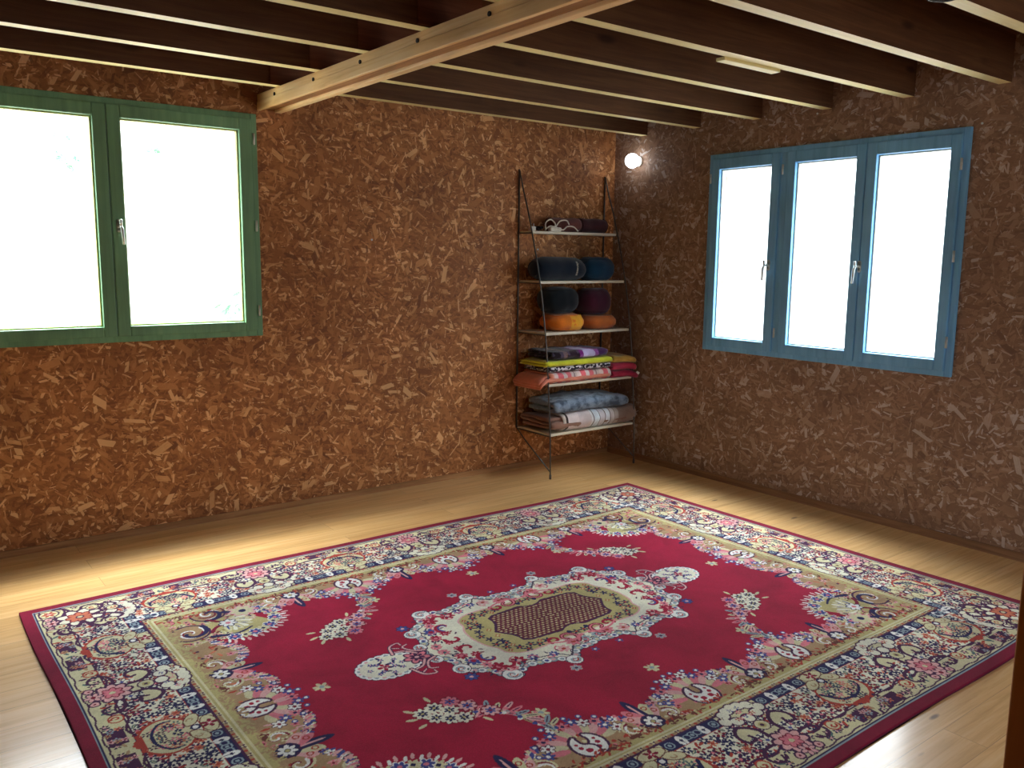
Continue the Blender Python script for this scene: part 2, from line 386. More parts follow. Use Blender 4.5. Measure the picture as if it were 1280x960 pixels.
        segs.append((pos,L-.355))
        for a0,b0 in segs:
            a0=max(a0,0)
            if b0-a0<.03: continue
            poly([f(a0,.337),f(b0,.337),f(b0,.385),f(a0,.385)],NAVY)
            n=5; w=(b0-a0)/n
            if w<.02: continue
            for k in range(n):
                sc=a0+w*(k+.5)
                if k in (1,3):
                    for q in (-1,1):
                        x,y=f(sc+q*.012,.361); leaf(x,y,.028,.014,dirn(1.57+q*.5),WH); leaf(x,y,.028,.014,dirn(-1.57-q*.3),WH)
                else:
                    x,y=f(sc,.361); disc(x,y,.018,GRY); disc(x,y,.013,NAVY); disc(x,y,.007,GRY)
                    if k==2:
                        x,y=f(sc+.024,.361); disc(x,y,.015,GRY); disc(x,y,.010,NAVY); x,y=f(sc-.024,.361); disc(x,y,.015,GRY); disc(x,y,.010,NAVY)
        # florets on the tan band
        s=.03
        while s<L-.40:
            x,y=f(s,.398); flower(x,y,.013,4,PLUM,CREAM,None,.78); x,y=f(s+.028,.399); disc(x,y,.006,RUST); s+=.056
        # cartouches
        for c in cart:
            for sg in (-1,1):
                x,y=f(c+sg*.075,.17)
                P=[f(c+sg*.012,.155),f(c+sg*.035,.20),f(c+sg*.04,.26),f(c+sg*.085,.30),f(c+sg*.125,.27),f(c+sg*.12,.225),f(c+sg*.085,.225),f(c+sg*.088,.25)]
                poly([f(c,.16)]+[q for q in smooth(P[:6])]+[f(c+sg*.08,.24),f(c,.24)],CREAM)
                stroke(P,.0085,PLUM,.006)
                P=[f(c+sg*.02,.16),f(c+sg*.09,.175),f(c+sg*.14,.155),f(c+sg*.145,.115),f(c+sg*.11,.10),f(c+sg*.095,.125)]
                stroke(P,.008,PLUM,.005)
                x,y=f(c+sg*.185,.125); disc(x,y,.027,RUST); disc(x,y,.021,CREAM); spiral(x,y,.015,5,0,RUST,.004)
                x,y=f(c+sg*.06,.20); flower(x,y,.024,6,IV,BLUE,PLUM)
            x,y=f(c,.265); disc(x,y,.03,PLUM); disc(x,y,.025,CREAM); disc(x,y,.014,GOLD); disc(x,y,.007,PLUM)
            x,y=f(c,.155)
            flower(x,y,.062,9,LPINK,PINK,PLUM,.3); flower(x,y,.036,7,PINK,RUST,DRED); disc(x,y,.010,CREAM)
            x,y=f(c,.095); flower(x,y,.03,6,LPINK,DRED,PLUM)
            for sg in (-1,1):
                x,y=f(c+sg*.05,.09); disc(x,y,.020,PLUM); disc(x,y,.014,LPINK); disc(x,y,.005,DRED)
            # scalloped inner cartouche across the strip
            pts=[(-.085,.345),(-.06,.375),(-.03,.388),(0,.392),(.03,.388),(.06,.375),(.085,.345),(.05,.325),(0,.318),(-.05,.325)]
            for q,w,w2 in pts and [(q,.027,0) for q in pts]:
                x,y=f(c+q[0],q[1]); disc(x,y,w,PLUM)
            for q in pts:
                x,y=f(c+q[0],q[1]); disc(x,y,.021,IV)
            for k in range(13):
                x,y=f(c+rnd.uniform(-.085,.085),rnd.uniform(.325,.388)); flower(x,y,.011,4,(RUST,PLUM,BLUE,PINK)[k%4],CREAM,None,k)
        # flower units with flame-rimmed ovals
        for c in flow:
            x,y=f(c,.232); a=dirn(0)
            ell(x,y,.112,.088,a,RUST)
            for k in range(22):
                t=6.283*k/22; x2,y2=f(c+math.cos(t)*.112,.232+math.sin(t)*.088)
                if t>3.14 : disc(x2,y2,.009,RUST)
            ell(x,y,.103,.080,a,CREAM); 
            poly([f(c-.05,.165),f(c+.05,.165),f(c,.128)],RUST)
            for k in range(44):
                t=rnd.random()*6.283; r=rnd.random()**.5*.88; x2,y2=f(c+math.cos(t)*.098*r,.232+math.sin(t)*.076*r)
                flower(x2,y2,.016,5,(NAVY,SALM,PLUM,NAVY,PINK,TEAL)[k%6],CREAM,None,k)
            stroke([f(c-.09,.26),f(c-.05,.20),f(c+.02,.19),f(c+.08,.22),f(c+.085,.26)],.007,NAVY,.004)
            for sg in (-1,1):
                x2,y2=f(c+sg*.052,.318); ell(x2,y2,.042,.024,a+sg*.5,BRN); ell(x2,y2,.037,.020,a+sg*.5,CREAM); spiral(x2,y2,.014,4,0,TAN,.003)
            x2,y2=f(c,.318); disc(x2,y2,.017,NAVY); disc(x2,y2,.010,WH)
            x2,y2=f(c,.362); ell(x2,y2,.056,.028,a,BRN); ell(x2,y2,.052,.024,a,CREAM); flower(x2,y2,.027,5,DRED,PINK,None,.5); flower(x2+.0,y2,.012,4,RED,WH)
    # corner of the border
    C0=(RHX-.2,RHY-.2)
    x,y=C0
    flower(x,y,.085,8,IV,CREAM,PLUM,.4); flower(x,y,.05,8,SALM,LPINK,DRED); disc(x,y,.016,PLUM); disc(x,y,.010,CREAM)
    for (a,b) in ((0,-1),(-1,0)):
        for s in (-1,1):
            P=[(x+a*.05,y+b*.05),(x+a*.11+s*b*.03,y+b*.11+s*a*.03),(x+a*.15+s*b*.07,y+b*.15+s*a*.07),(x+a*.11+s*b*.10,y+b*.11+s*a*.10),(x+a*.075+s*b*.075,y+b*.075+s*a*.075),(x+a*.10+s*b*.06,y+b*.10+s*a*.06)]
            stroke(P,.009,PLUM,.005)
    for a,b in ((.03,-.13),(-.13,.03),(.08,-.06),(-.06,.08),(-.10,-.10)):
        disc(x+a,y+b,.027,PLUM); disc(x+a,y+b,.022,CREAM); spiral(x+a,y+b,.014,5,a*30,RUST,.0035)
    disc(RHX-.10,RHY-.10,.04,PLUM); disc(RHX-.10,RHY-.10,.034,CREAM); flower(RHX-.1,RHY-.1,.028,6,RUST,LPINK)
    # edge bands
    band(.045,.054,GRY); band(.050,.056,NAVY); band(0,.046,DRED)
    # ---------- medallion
    med=[(0,.285),(.06,.30),(.12,.30),(.155,.335),(.19,.365),(.215,.335),(.25,.315),(.32,.30),(.37,.29),(.40,.315),(.43,.335),(.465,.325),(.475,.29),(.485,.25),(.52,.225),(.555,.20),(.565,.16),(.56,.12),(.575,.08),(.60,.05),(.615,.02),(.615,0)]
    M=smooth(med,5)
    poly([(0,0)]+M,IV)
    Dm=dense(M,.004)
    acc=0
    for k,(x,y) in enumerate(Dm):
        if k%6==0: disc(x,y,.021,PLUM)
    for k,(x,y) in enumerate(Dm):
        if k%6==0: disc(x,y,.017,WH if k%12 else GRY); disc(x,y,.009,(CREAM,GRY,LPINK,BLUE)[(k//6)%4])
    # inner line
    for k,(x,y) in enumerate(Dm):
        q=.915; disc(x*q,y*q*.985,.0035,PLUM if k%3 else TEAL)
    # corner volutes and side hooks
    for x,y,r,a,d in ((.445,.318,.038,2.6,-1),(.185,.362,.032,3.4,-1),(.57,.175,.034,1.2,-1),(.605,.06,.026,1.2,-1)):
        disc(x,y,r*1.08,PLUM); disc(x,y,r*.98,WH); spiral(x,y,r*.75,6.5,a,GRY,.005,d); spiral(x,y,r*.5,5,a,RUST,.003,d)
    flower(.225,.415,.022,6,GRY,PLUM,LPINK); flower(.065,.345,.018,5,BLUE,WH)
    flower(.575,.245,.026,7,BLUE,LPINK,PLUM)
    # blossoms inside the medallion
    for x,y,r,c1,c2 in ((.45,.24,.036,RED,PINK),(.50,.15,.034,BLUE,RED),(.515,.09,.028,RED,PINK),(.36,.245,.034,RED,LPINK),(.30,.255,.026,BLUE,WH),(.09,.245,.034,PINK,RUST),(.03,.25,.026,GRY,NAVY),(.16,.27,.03,LPINK,RUST),(.22,.28,.022,BLUE,WH),(.41,.28,.02,PINK,RED),(.475,.20,.024,PINK,NAVY),(.46,.11,.024,RED,WH),(.55,.03,.024,PINK,NAVY),(.49,.03,.02,RED,PINK)):
        flower(x,y,r,7,c1,c2,None,x*20); spiral(x+.01,y,r*1.1,3,x*30,PINK,.004)
    for k in range(60):
        t=rnd.random(); x=rnd.uniform(0,.56);y=rnd.uniform(.0,.28)
        if (x>.42 or y>.215): leaf(x,y,.02,.008,rnd.random()*6,(NAVY,DRED,TEAL,PLUM)[k%4])
    # gold ring
    gp=[(0,.215),(.07,.20),(.14,.205),(.22,.21),(.30,.205),(.355,.17),(.365,.12),(.39,.07),(.40,0),(0,0)]
    poly(smooth(gp[:-1],4)+[(0,0)],GOLD)
    stroke(gp[:-1],.004,LPINK)
    for x,y in ((.02,.185),(.24,.165),(.29,.16),(.33,.13),(.315,.075),(.345,.04),(.36,.0),(.21,.185),(.27,.19),(.31,.10),(.35,.09),(.165,.175)):
        flower(x,y,.021,5,NAVY,NAVY if x*1000%2 else RUST,None,x*40)
    for x,y in ((.19,.16),(.335,.16),(.30,.13),(.30,.03)): flower(x,y,.013,4,RUST,CREAM)
    # red swirl between lattice and medallion
    spiral(.085,.205,.05,5.2,2.0,DRED,.012,1); spiral(.085,.205,.05,5.2,2.0,PINK,.005,1); spiral(.14,.195,.032,5,0.5,RED,.008,-1)
    stroke([(.02,.215),(.07,.235),(.14,.22),(.19,.19)],.008,PINK,.004); disc(.045,.17,.012,NAVY)
    # red comma leaves at the ends of the gold ring
    spiral(.43,.16,.05,3.6,-1.0,RED,.010,1); spiral(.43,.16,.038,3.6,-1.0,BLUE,.005,1)
    spiral(.40,.235,.045,3.6,-.2,RED,.009,1); spiral(.455,.05,.04,3.6,.2,RED,.009,-1)
    # lattice
    lp=[(0,.118),(.03,.125),(.06,.142),(.205,.132),(.235,.115),(.235,.085),(.245,.055),(.285,0),(0,0)]
    poly([(a*1.03,b*1.05) for a,b in lp],PLUM); 
    lat=c255(100,30,58)
    poly([(a*.985,b*.965) for a,b in lp],lat)
    Xi=gx[:,:110]+0*gy[:60]; Yi=gy[:60]+0*Xi
    reg=(A[:60,:110]==lat).all(-1)
    u=(Xi/.0235); v=(Yi/.0165); row=np.floor(v); fu=(u+.5*(row%2))%1; fv=v%1
    A[:60,:110][reg&(fu<.62)&(fv>.22)&(fv<.78)]=TAN
    A[:60,:110][reg&(fu>.2)&(fu<.42)&(fv>.35)&(fv<.65)]=CREAM
    # ---------- pendants
    ell(.775,0,.128,.092,0,PLUM)
    for k in range(13):
        t=math.pi*k/12; x=.775+math.cos(t)*.112;y=math.sin(t)*.078; disc(x,y,.022,PLUM)
    for k in range(13):
        t=math.pi*k/12; x=.775+math.cos(t)*.112;y=math.sin(t)*.078; disc(x,y,.018,WH); disc(x,y,.009,GRY if k%2 else LPINK)
    ell(.775,0,.112,.076,0,IV)
    flower(.79,0,.032,5,RED,DRED); flower(.79,0,.014,4,PINK,DRED)
    for x,y in ((.735,.035),(.83,.04),(.85,.0),(.72,0),(.78,.055),(.81,.03),(.755,.012)): leaf(x,y,.03,.011,x*50,NAVY); flower(x,y,.013,5,BLUE,LPINK)
    flower(.655,.0,.05,7,PINK,PLUM,PLUM,.0); flower(.655,0,.03,7,PLUM,LPINK)
    for P in ([(.64,.03),(.67,.07),(.71,.085),(.70,.115),(.675,.10)],[(.60,.035),(.64,.055),(.66,.10),(.635,.115)],[(.72,.07),(.70,.13),(.66,.145),(.655,.125)]):
        stroke(P,.010,PLUM,.006); stroke(P,.005,LPINK,.003)
    return A
# ================================================================= CAMERA
CAM=Vector((-4.5918,-4.7478,1.5)); YAW,PIT,ROL=0.6541,-0.1471,0.0105
cy,sy=math.cos(YAW),math.sin(YAW)
fw=Vector((sy*math.cos(PIT),cy*math.cos(PIT),math.sin(PIT))); r0=Vector((cy,-sy,0)); u0=r0.cross(fw)
rt=math.cos(ROL)*r0+math.sin(ROL)*u0; up=-math.sin(ROL)*r0+math.cos(ROL)*u0
cd=bpy.data.cameras.new('camera'); cam=bpy.data.objects.new('camera',cd); link(cam); scn.camera=cam
M=Matrix((rt,up,-fw)).transposed().to_4x4(); M.translation=CAM; cam.matrix_world=M
cd.sensor_width=36; cd.lens=36*1065.48/1280; cd.clip_start=.02
# ================================================================= MATERIALS
OSB_A=osb('osb_warm','xz',TA,3,.12); OSB_B=osb('osb_cool_haze','yz',TB,8,.35); OSB_C=osb('osb_far','yz',(.8,.8,.8),5); OSB_D=osb('osb_rear','xz',(.8,.8,.8),6)  # right wall's cool, flattened tint paints in the window veil
JW=wood('joist_shade_wood',rgb(78,52,34),rgb(98,66,44),rgb(118,84,56),0,1,.6,True,.2)  # joist sides: shade put into the wood colour
JB=wood('joist_lit_wood',rgb(228,216,150),rgb(240,230,168),rgb(248,240,190),0,1,.5,False)  # joist undersides: floor bounce light put into a paler wood colour
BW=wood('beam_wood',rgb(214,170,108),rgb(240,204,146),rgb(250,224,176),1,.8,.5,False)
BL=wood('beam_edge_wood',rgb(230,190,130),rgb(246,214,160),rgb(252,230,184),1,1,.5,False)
JS=wood('joint_bounce_light',rgb(98,56,40),rgb(124,76,54),rgb(146,96,72),0,1,.6,False,.2)  # paler joist colour standing in for bounced light
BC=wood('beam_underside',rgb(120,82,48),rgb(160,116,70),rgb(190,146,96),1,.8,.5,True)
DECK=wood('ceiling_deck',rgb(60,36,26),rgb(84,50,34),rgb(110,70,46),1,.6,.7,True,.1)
TRIM=wood('trim_wood',rgb(130,90,54),rgb(168,122,78),rgb(196,150,104),0,1,.6,False)
TRIMY=wood('trim_wood_y',rgb(120,86,60),rgb(150,112,80),rgb(176,138,104),1,1,.6,False)
FRA=wood('green_haze_frame',rgb(104,150,116),rgb(116,166,128),rgb(132,180,136),2,.7,.5,False)  # green tint carries the haze over the left window's frame
FRB=wood('blue_haze_frame',rgb(108,172,224),rgb(124,190,240),rgb(140,204,248),2,.7,.45,False)  # blue tint likewise paints haze onto the right window's frame
FRA2=plain('green_haze_frame_bead',rgb(176,176,110),.5)
FRB2=plain('blue_haze_frame_bead',rgb(196,200,190),.5)
CHR=plain('brushed_metal',rgb(205,215,215),.3,.6)
ROD=plain('dark_rod',rgb(96,94,92),.4,.7)
SHELF=plain('cream_board',rgb(222,214,192),.45,0,20,.06)
POSTM=wood('brown_post',rgb(206,140,84),rgb(224,156,98),rgb(236,174,116),2,1,.6,False)
def floor_mat():
    s=NT('pine_floor'); co=s.coords('Object'); sx=s.node('ShaderNodeSeparateXYZ'); s.L(co,sx.inputs[0])
    br=s.node('ShaderNodeTexBrick'); s.L(co,br.inputs['Vector']); br.offset=.37; br.inputs['Scale'].default_value=1; br.inputs['Brick Width'].default_value=1.9; br.inputs['Row Height'].default_value=.137
    br.inputs['Mortar Size'].default_value=.0014; br.inputs['Mortar Smooth'].default_value=.2; br.inputs['Bias'].default_value=0; br.inputs['Color1'].default_value=(0,0,0,1); br.inputs['Color2'].default_value=(1,1,1,1); br.inputs['Mortar'].default_value=(.5,.5,.5,1)
    off=s.node('ShaderNodeVectorMath',operation='MULTIPLY_ADD'); s.L(br.outputs['Color'],off.inputs[0]); off.inputs[1].default_value=(7,3,0); s.L(co,off.inputs[2])
    g=s.noise(s.mapping(off.outputs[0],sc=(1.2,24,1)),1.6,6,.62,1.2)
    col=s.ramp(g,[(.22,rgb(206,158,98)),(.5,rgb(236,194,134)),(.8,rgb(248,218,168))])
    g2=s.noise(s.mapping(off.outputs[0],sc=(.6,5,1)),1.3,4); col=s.mix(1,col,s.ramp(g2,[(.3,(.84,.80,.74,1)),(.7,(1.05,1.04,1.03,1))]),'MULTIPLY')
    bc=s.node('ShaderNodeSeparateColor'); s.L(br.outputs['Color'],bc.inputs[0])
    col=s.mix(1,col,s.ramp(bc.outputs[0],[(0,(.90,.88,.85,1)),(1,(1.04,1.04,1.04,1))]),'MULTIPLY')
    v=s.node('ShaderNodeTexVoronoi'); s.L(s.mapping(off.outputs[0],sc=(2.6,8.5,1)),v.inputs['Vector']); v.inputs['Scale'].default_value=1
    k=s.ramp(v.outputs['Distance'],[(.055,(1,1,1,1)),(.10,(0,0,0,1))]); ks=s.node('ShaderNodeSeparateColor'); s.L(v.outputs['Color'],ks.inputs[0])
    k=s.math('MULTIPLY',k,s.math('GREATER_THAN',ks.outputs[0],.40)); col=s.mix(s.math('MULTIPLY',k,.8),col,rgb(70,38,20))
    col=s.mix(s.math('MULTIPLY',br.outputs['Fac'],.6),col,rgb(150,108,66))
    s.base(col); s.rough(s.math('MULTIPLY_ADD',g2,.22,FLOOR_R)); s.b.inputs['Specular IOR Level'].default_value=.55; s.b.inputs['Coat Weight'].default_value=.8; s.b.inputs['Coat Roughness'].default_value=.16
    s.bump(s.math('SUBTRACT',1,br.outputs['Fac']),.4,.0015); return s.m
FLOORM=floor_mat()
# ================================================================= ROOM SHELL
LX,NYY,CZt=-6.4,-6.3,2.60; T_=.14
def struct(name,bm,mat,smooth=False): return tag(mk(name,bm,mat,smooth=smooth),kind='structure')
bm=bmesh.new(); box(bm,LX-.3,.3,NYY-.3,.3,-.15,0); struct('floor',bm,FLOORM)
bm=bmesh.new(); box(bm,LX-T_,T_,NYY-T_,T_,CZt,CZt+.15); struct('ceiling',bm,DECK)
AX0,AX1,AZ0,AZ1=-4.32,-2.765,1.045,2.268
BY0,BY1,BZ0,BZ1=-2.604,-.924,.895,2.186

def wall_hole(bm,horiz,a0,a1,h0,h1,z0,z1,t0,t1):
    # four slabs round an opening; horiz 'x' or 'y'
    def B(p0,p1,q0,q1):
        if horiz=='x': box(bm,p0,p1,t0,t1,q0,q1)
        else: box(bm,t0,t1,p0,p1,q0,q1)
    B(a0,h0,-.0,CZt); B(h1,a1,-.0,CZt); B(h0,h1,0,z0); B(h0,h1,z1,CZt)
bm=bmesh.new(); wall_hole(bm,'x',LX,T_,AX0+.02,AX1-.02,AZ0+.02,AZ1-.02,0,T_); struct('wall_back',bm,OSB_A)
bm=bmesh.new(); wall_hole(bm,'y',NYY,0,BY0+.02,BY1-.02,BZ0+.02,BZ1-.02,0,T_); struct('wall_right',bm,OSB_B)
# rear walls behind the camera; unseen front opening added for fill light
bm=bmesh.new(); box(bm,LX-T_,LX,NYY,T_,0,CZt); struct('wall_left',bm,OSB_C)
bm=bmesh.new(); wall_hole(bm,'x',LX,T_,-2.2,-.9,.9,2.15,NYY-T_,NYY); struct('wall_front',bm,OSB_D)
# skirting battens and corner strip
bm=bmesh.new(); box(bm,LX,0,-.012,0,0,.034); struct('baseboard_back',bm,TRIM)
bm=bmesh.new(); box(bm,-.012,0,NYY,-.012,0,.045); struct('baseboard_right',bm,TRIMY)
# ================================================================= WINDOWS
def glass_mat():
    m=bpy.data.materials.new('window_glass'); m.use_nodes=True; t=m.node_tree; t.nodes.clear()
    o=t.nodes.new('ShaderNodeOutputMaterial'); mx=t.nodes.new('ShaderNodeMixShader'); tr=t.nodes.new('ShaderNodeBsdfTransparent'); gl=t.nodes.new('ShaderNodeBsdfGlossy'); fr=t.nodes.new('ShaderNodeFresnel')
    fr.inputs[0].default_value=1.3; gl.inputs['Roughness'].default_value=.02; ns=t.nodes.new('ShaderNodeTexNoise'); ns.inputs['Scale'].default_value=3
    cr=t.nodes.new('ShaderNodeValToRGB'); cr.color_ramp.elements[0].color=(.93,.96,.95,1); cr.color_ramp.elements[1].color=(.98,1,.99,1)
    t.links.new(ns.outputs[0],cr.inputs[0]); t.links.new(cr.outputs[0],tr.inputs[0])
    mx.inputs[0].default_value=.04; t.links.new(tr.outputs[0],mx.inputs[1]); t.links.new(gl.outputs[0],mx.inputs[2]); t.links.new(mx.outputs[0],o.inputs[0]); return m
GLASS=glass_mat()
def frame_ring(bm,ax,a0,a1,z0,z1,w,d0,d1,bev=.004,wb=None):
    wb=w if wb is None else wb
    def B(p0,p1,q0,q1):
        if ax=='x': box(bm,p0,p1,d0,d1,q0,q1,0,bev)
        else: box(bm,d0,d1,p0,p1,q0,q1,0,bev)
    B(a0,a0+w,z0,z1); B(a1-w,a1,z0,z1); B(a0+w,a1-w,z0,z0+wb); B(a0+w,a1-w,z1-w,z1)
def window(name,ax,outer,sashes,frame_m,bead_m,handles,hinges,mull=None):
    a0,a1,z0,z1=outer; W=tag(empty(name,((a0+a1)/2,0,z0) if ax=='x' else (0,(a0+a1)/2,z0)),kind='structure')
    # inside of room is negative on the normal axis
    bm=bmesh.new(); frame_ring(bm,ax,a0,a1,z0,z1,.034,-.022,.08)
    if mull:
        for (m0,m1) in mull:
            if ax=='x': box(bm,m0,m1,-.022,.08,z0+.034,z1-.034,0,.003)
            else: box(bm,-.022,.08,m0,m1,z0+.034,z1-.034,0,.003)
    mk('window_frame',bm,frame_m,W)
    for (s0,s1,g0,g1,gz0,gz1) in sashes:
        S=None; bm=bmesh.new()
        def B(p0,p1,q0,q1,d0=-.036,d1=.04,bev=.006):
            if ax=='x': box(bm,p0,p1,d0,d1,q0,q1,0,bev)
            else: box(bm,d0,d1,p0,p1,q0,q1,0,bev)
        sz0,sz1=z0+.030,z1-.030
        B(s0,g0,sz0,sz1); B(g1,s1,sz0,sz1); B(g0,g1,sz0,gz0); B(g0,g1,gz1,sz1)
        S=mk('sash',bm,frame_m,W)
        bm=bmesh.new(); e=.008
        def B2(p0,p1,q0,q1):
            if ax=='x': box(bm,p0,p1,-.012,.02,q0,q1,0,.002)
            else: box(bm,-.012,.02,p0,p1,q0,q1,0,.002)
        B2(g0,g0+e,gz0,gz1); B2(g1-e,g1,gz0,gz1); B2(g0+e,g1-e,gz0,gz0+e); B2(g0+e,g1-e,gz1-e,gz1)
        o=mk('glazing_bead',bm,bead_m,S,loc=(0,0,0))
        bm=bmesh.new()
        if ax=='x': box(bm,g0+e,g1-e,.004,.008,gz0+e,gz1-e)
        else: box(bm,.004,.008,g0+e,g1-e,gz0+e,gz1-e)
        mk('pane',bm,GLASS,S,loc=(0,0,0))
    for (h,z,out) in handles:
        bm=bmesh.new(); y=-.036
        P=lambda a,d,zz:(a,d,zz) if ax=='x' else (d,a,zz)
        # oval back plate, neck and lever hanging down
        cyl(bm,P(h,y-.006,z+.022),.011,.008,'y' if ax=='x' else 'x',16); cyl(bm,P(h,y-.006,z-.022),.011,.008,'y' if ax=='x' else 'x',16)
        if ax=='x': box(bm,h-.011,h+.011,y-.006,y+.002,z-.022,z+.022)
        else: box(bm,y-.006,y+.002,h-.011,h+.011,z-.022,z+.022)
        tube(bm,[P(h,y,z),P(h,y-.045,z),P(h+out*.004,y-.052,z-.02),P(h+out*.008,y-.052,z-.095)],[.007,.007,.008,.0065],10)
        tube(bm,[P(h,y-.046,z),P(h,y-.052,z+.03)],.007,10)
        mk('handle',bm,CHR,W,smooth=True)
    for (h,z) in hinges:
        bm=bmesh.new(); c=(h,-.040,z-.03) if ax=='x' else (-.040,h,z-.03); cyl(bm,c,.0065,.06,'z',10); mk('hinge',bm,CHR,W,smooth=True)
    return W
window('window_1','x',(AX0,AX1,AZ0,AZ1),[(-4.286,-3.542,-4.205,-3.604,1.128,2.174),(-3.538,-2.80,-3.475,-2.868,1.128,2.174)],FRA,FRA2,[(-3.507,1.64,1)],[(-2.790,2.13),(-2.790,1.66),(-2.790,1.19)])
window('window_2','y',(BY0,BY1,BZ0,BZ1),[(-2.570,-2.050,-2.516,-2.109,.984,2.086),(-2.046,-1.530,-1.988,-1.590,.984,2.086),(-1.480,-.958,-1.419,-1.016,.984,2.086)],FRB,FRB2,[(-2.052,1.47,1),(-1.437,1.47,1)],[(-2.578,2.0),(-2.578,1.53),(-2.578,1.08),(-1.505,2.05),(-1.505,1.05),(-.95,2.03)],[(-1.53,-1.48)])
# ================================================================= BEAM AND JOISTS
ORD=['first','second','third','fourth','fifth','sixth','seventh','eighth','ninth','tenth','eleventh','twelfth']
for k in range(12):
    y1=-.2603-.4894*k; y0=y1-JWD
    if y0<NYY: break
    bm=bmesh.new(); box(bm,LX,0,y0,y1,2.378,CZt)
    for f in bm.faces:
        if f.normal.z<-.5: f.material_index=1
    j=mk('ceiling_joist',bm,[JW,JB]); bm=bmesh.new(); box(bm,-2.80,-2.50,y0-.006,y0-.0005,2.384,CZt-.001); mk('joint_light_patch',bm,JS,j,loc=(0,0,0))  # added lighter panel from the joint onward paints bounced light on the joist
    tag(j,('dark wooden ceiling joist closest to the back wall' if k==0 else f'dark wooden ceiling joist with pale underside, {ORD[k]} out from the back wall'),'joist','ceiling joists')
BX0,BX1=-2.752,-2.610
B=tag(empty('ceiling_beam',((BX0+BX1)/2,-3,2.291)),'long pale timber beam carrying the joists, running out from above the left window','beam')
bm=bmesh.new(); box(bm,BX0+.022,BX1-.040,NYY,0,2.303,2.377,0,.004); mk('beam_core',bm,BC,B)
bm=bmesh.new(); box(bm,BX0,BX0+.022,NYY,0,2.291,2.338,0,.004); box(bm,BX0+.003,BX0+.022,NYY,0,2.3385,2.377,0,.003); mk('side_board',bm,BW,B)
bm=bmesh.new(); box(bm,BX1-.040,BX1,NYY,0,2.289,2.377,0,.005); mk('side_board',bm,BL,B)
DK=plain('bolt_dark',rgb(40,26,18),.6,.3)
for k in range(11):
    bm=bmesh.new(); cyl(bm,(BX0-.002,-.253-.4854*k,2.345),.009,.006,'x',14); mk('bolt',bm,DK,B)
# strip of wood lying against the fifth joist
bm=bmesh.new(); box(bm,-1.50,-1.10,-2.2182,-2.168,2.364,2.380,0,.003)
tag(mk('wood_offcut',bm,JB),'short flat strip of pale wood fixed to the side of a joist','wood strip')
CABLE=[(-1.80,-3.265,2.45),(-1.79,-3.265,2.390),(-1.74,-3.235,2.3725),(-1.66,-3.195,2.3715),(-1.59,-3.225,2.3725),(-1.575,-3.265,2.390),(-1.57,-3.266,2.46)]
bm=bmesh.new(); tube(bm,crom(CABLE,5),.004,8)
tag(mk('black_cable',bm,plain('black_rubber',rgb(18,18,18),.5),smooth=True),'thin black cable looped under a joist at the top edge of the picture','cable')
# screws
for i,(x,y,z,lb) in enumerate([(0,-1.696,2.36,'tiny bright screw head in the wall above the three-pane window'),(0,-2.646,2.197,'tiny bright screw head beside the top right corner of the three-pane window'),(-.735,0,1.56,'tiny bright screw head in the back wall above the navy bolster'),(-2.05,0,1.60,'tiny bright screw head in the middle of the back wall')]):
    bm=bmesh.new()
    if x==0: cyl(bm,(-.003,y,z),.006,.003,'x',10)
    else: cyl(bm,(x,-.003,z),.006,.003,'y',10)
    tag(mk('screw',bm,CHR),lb,'screw','screws in the walls')
# brown post at the right edge, close to the camera
PC=CAM+ (fw*1065.48+rt*(1264-640)-up*(860-480)).normalized()*1.15
hx=Vector((PC.x-CAM.x,PC.y-CAM.y,0)).normalized(); sd=Vector((hx.y,-hx.x,0))
bm=bmesh.new(); box(bm,0,.12,0,.10,0,CZt,0,.004)
po=mk('wooden_post',bm,POSTM,loc=(PC.x,PC.y,0)); po.rotation_euler=(0,0,math.atan2(sd.y,sd.x))
tag(po,'brown wooden post standing at the right edge near the rug corner','post')
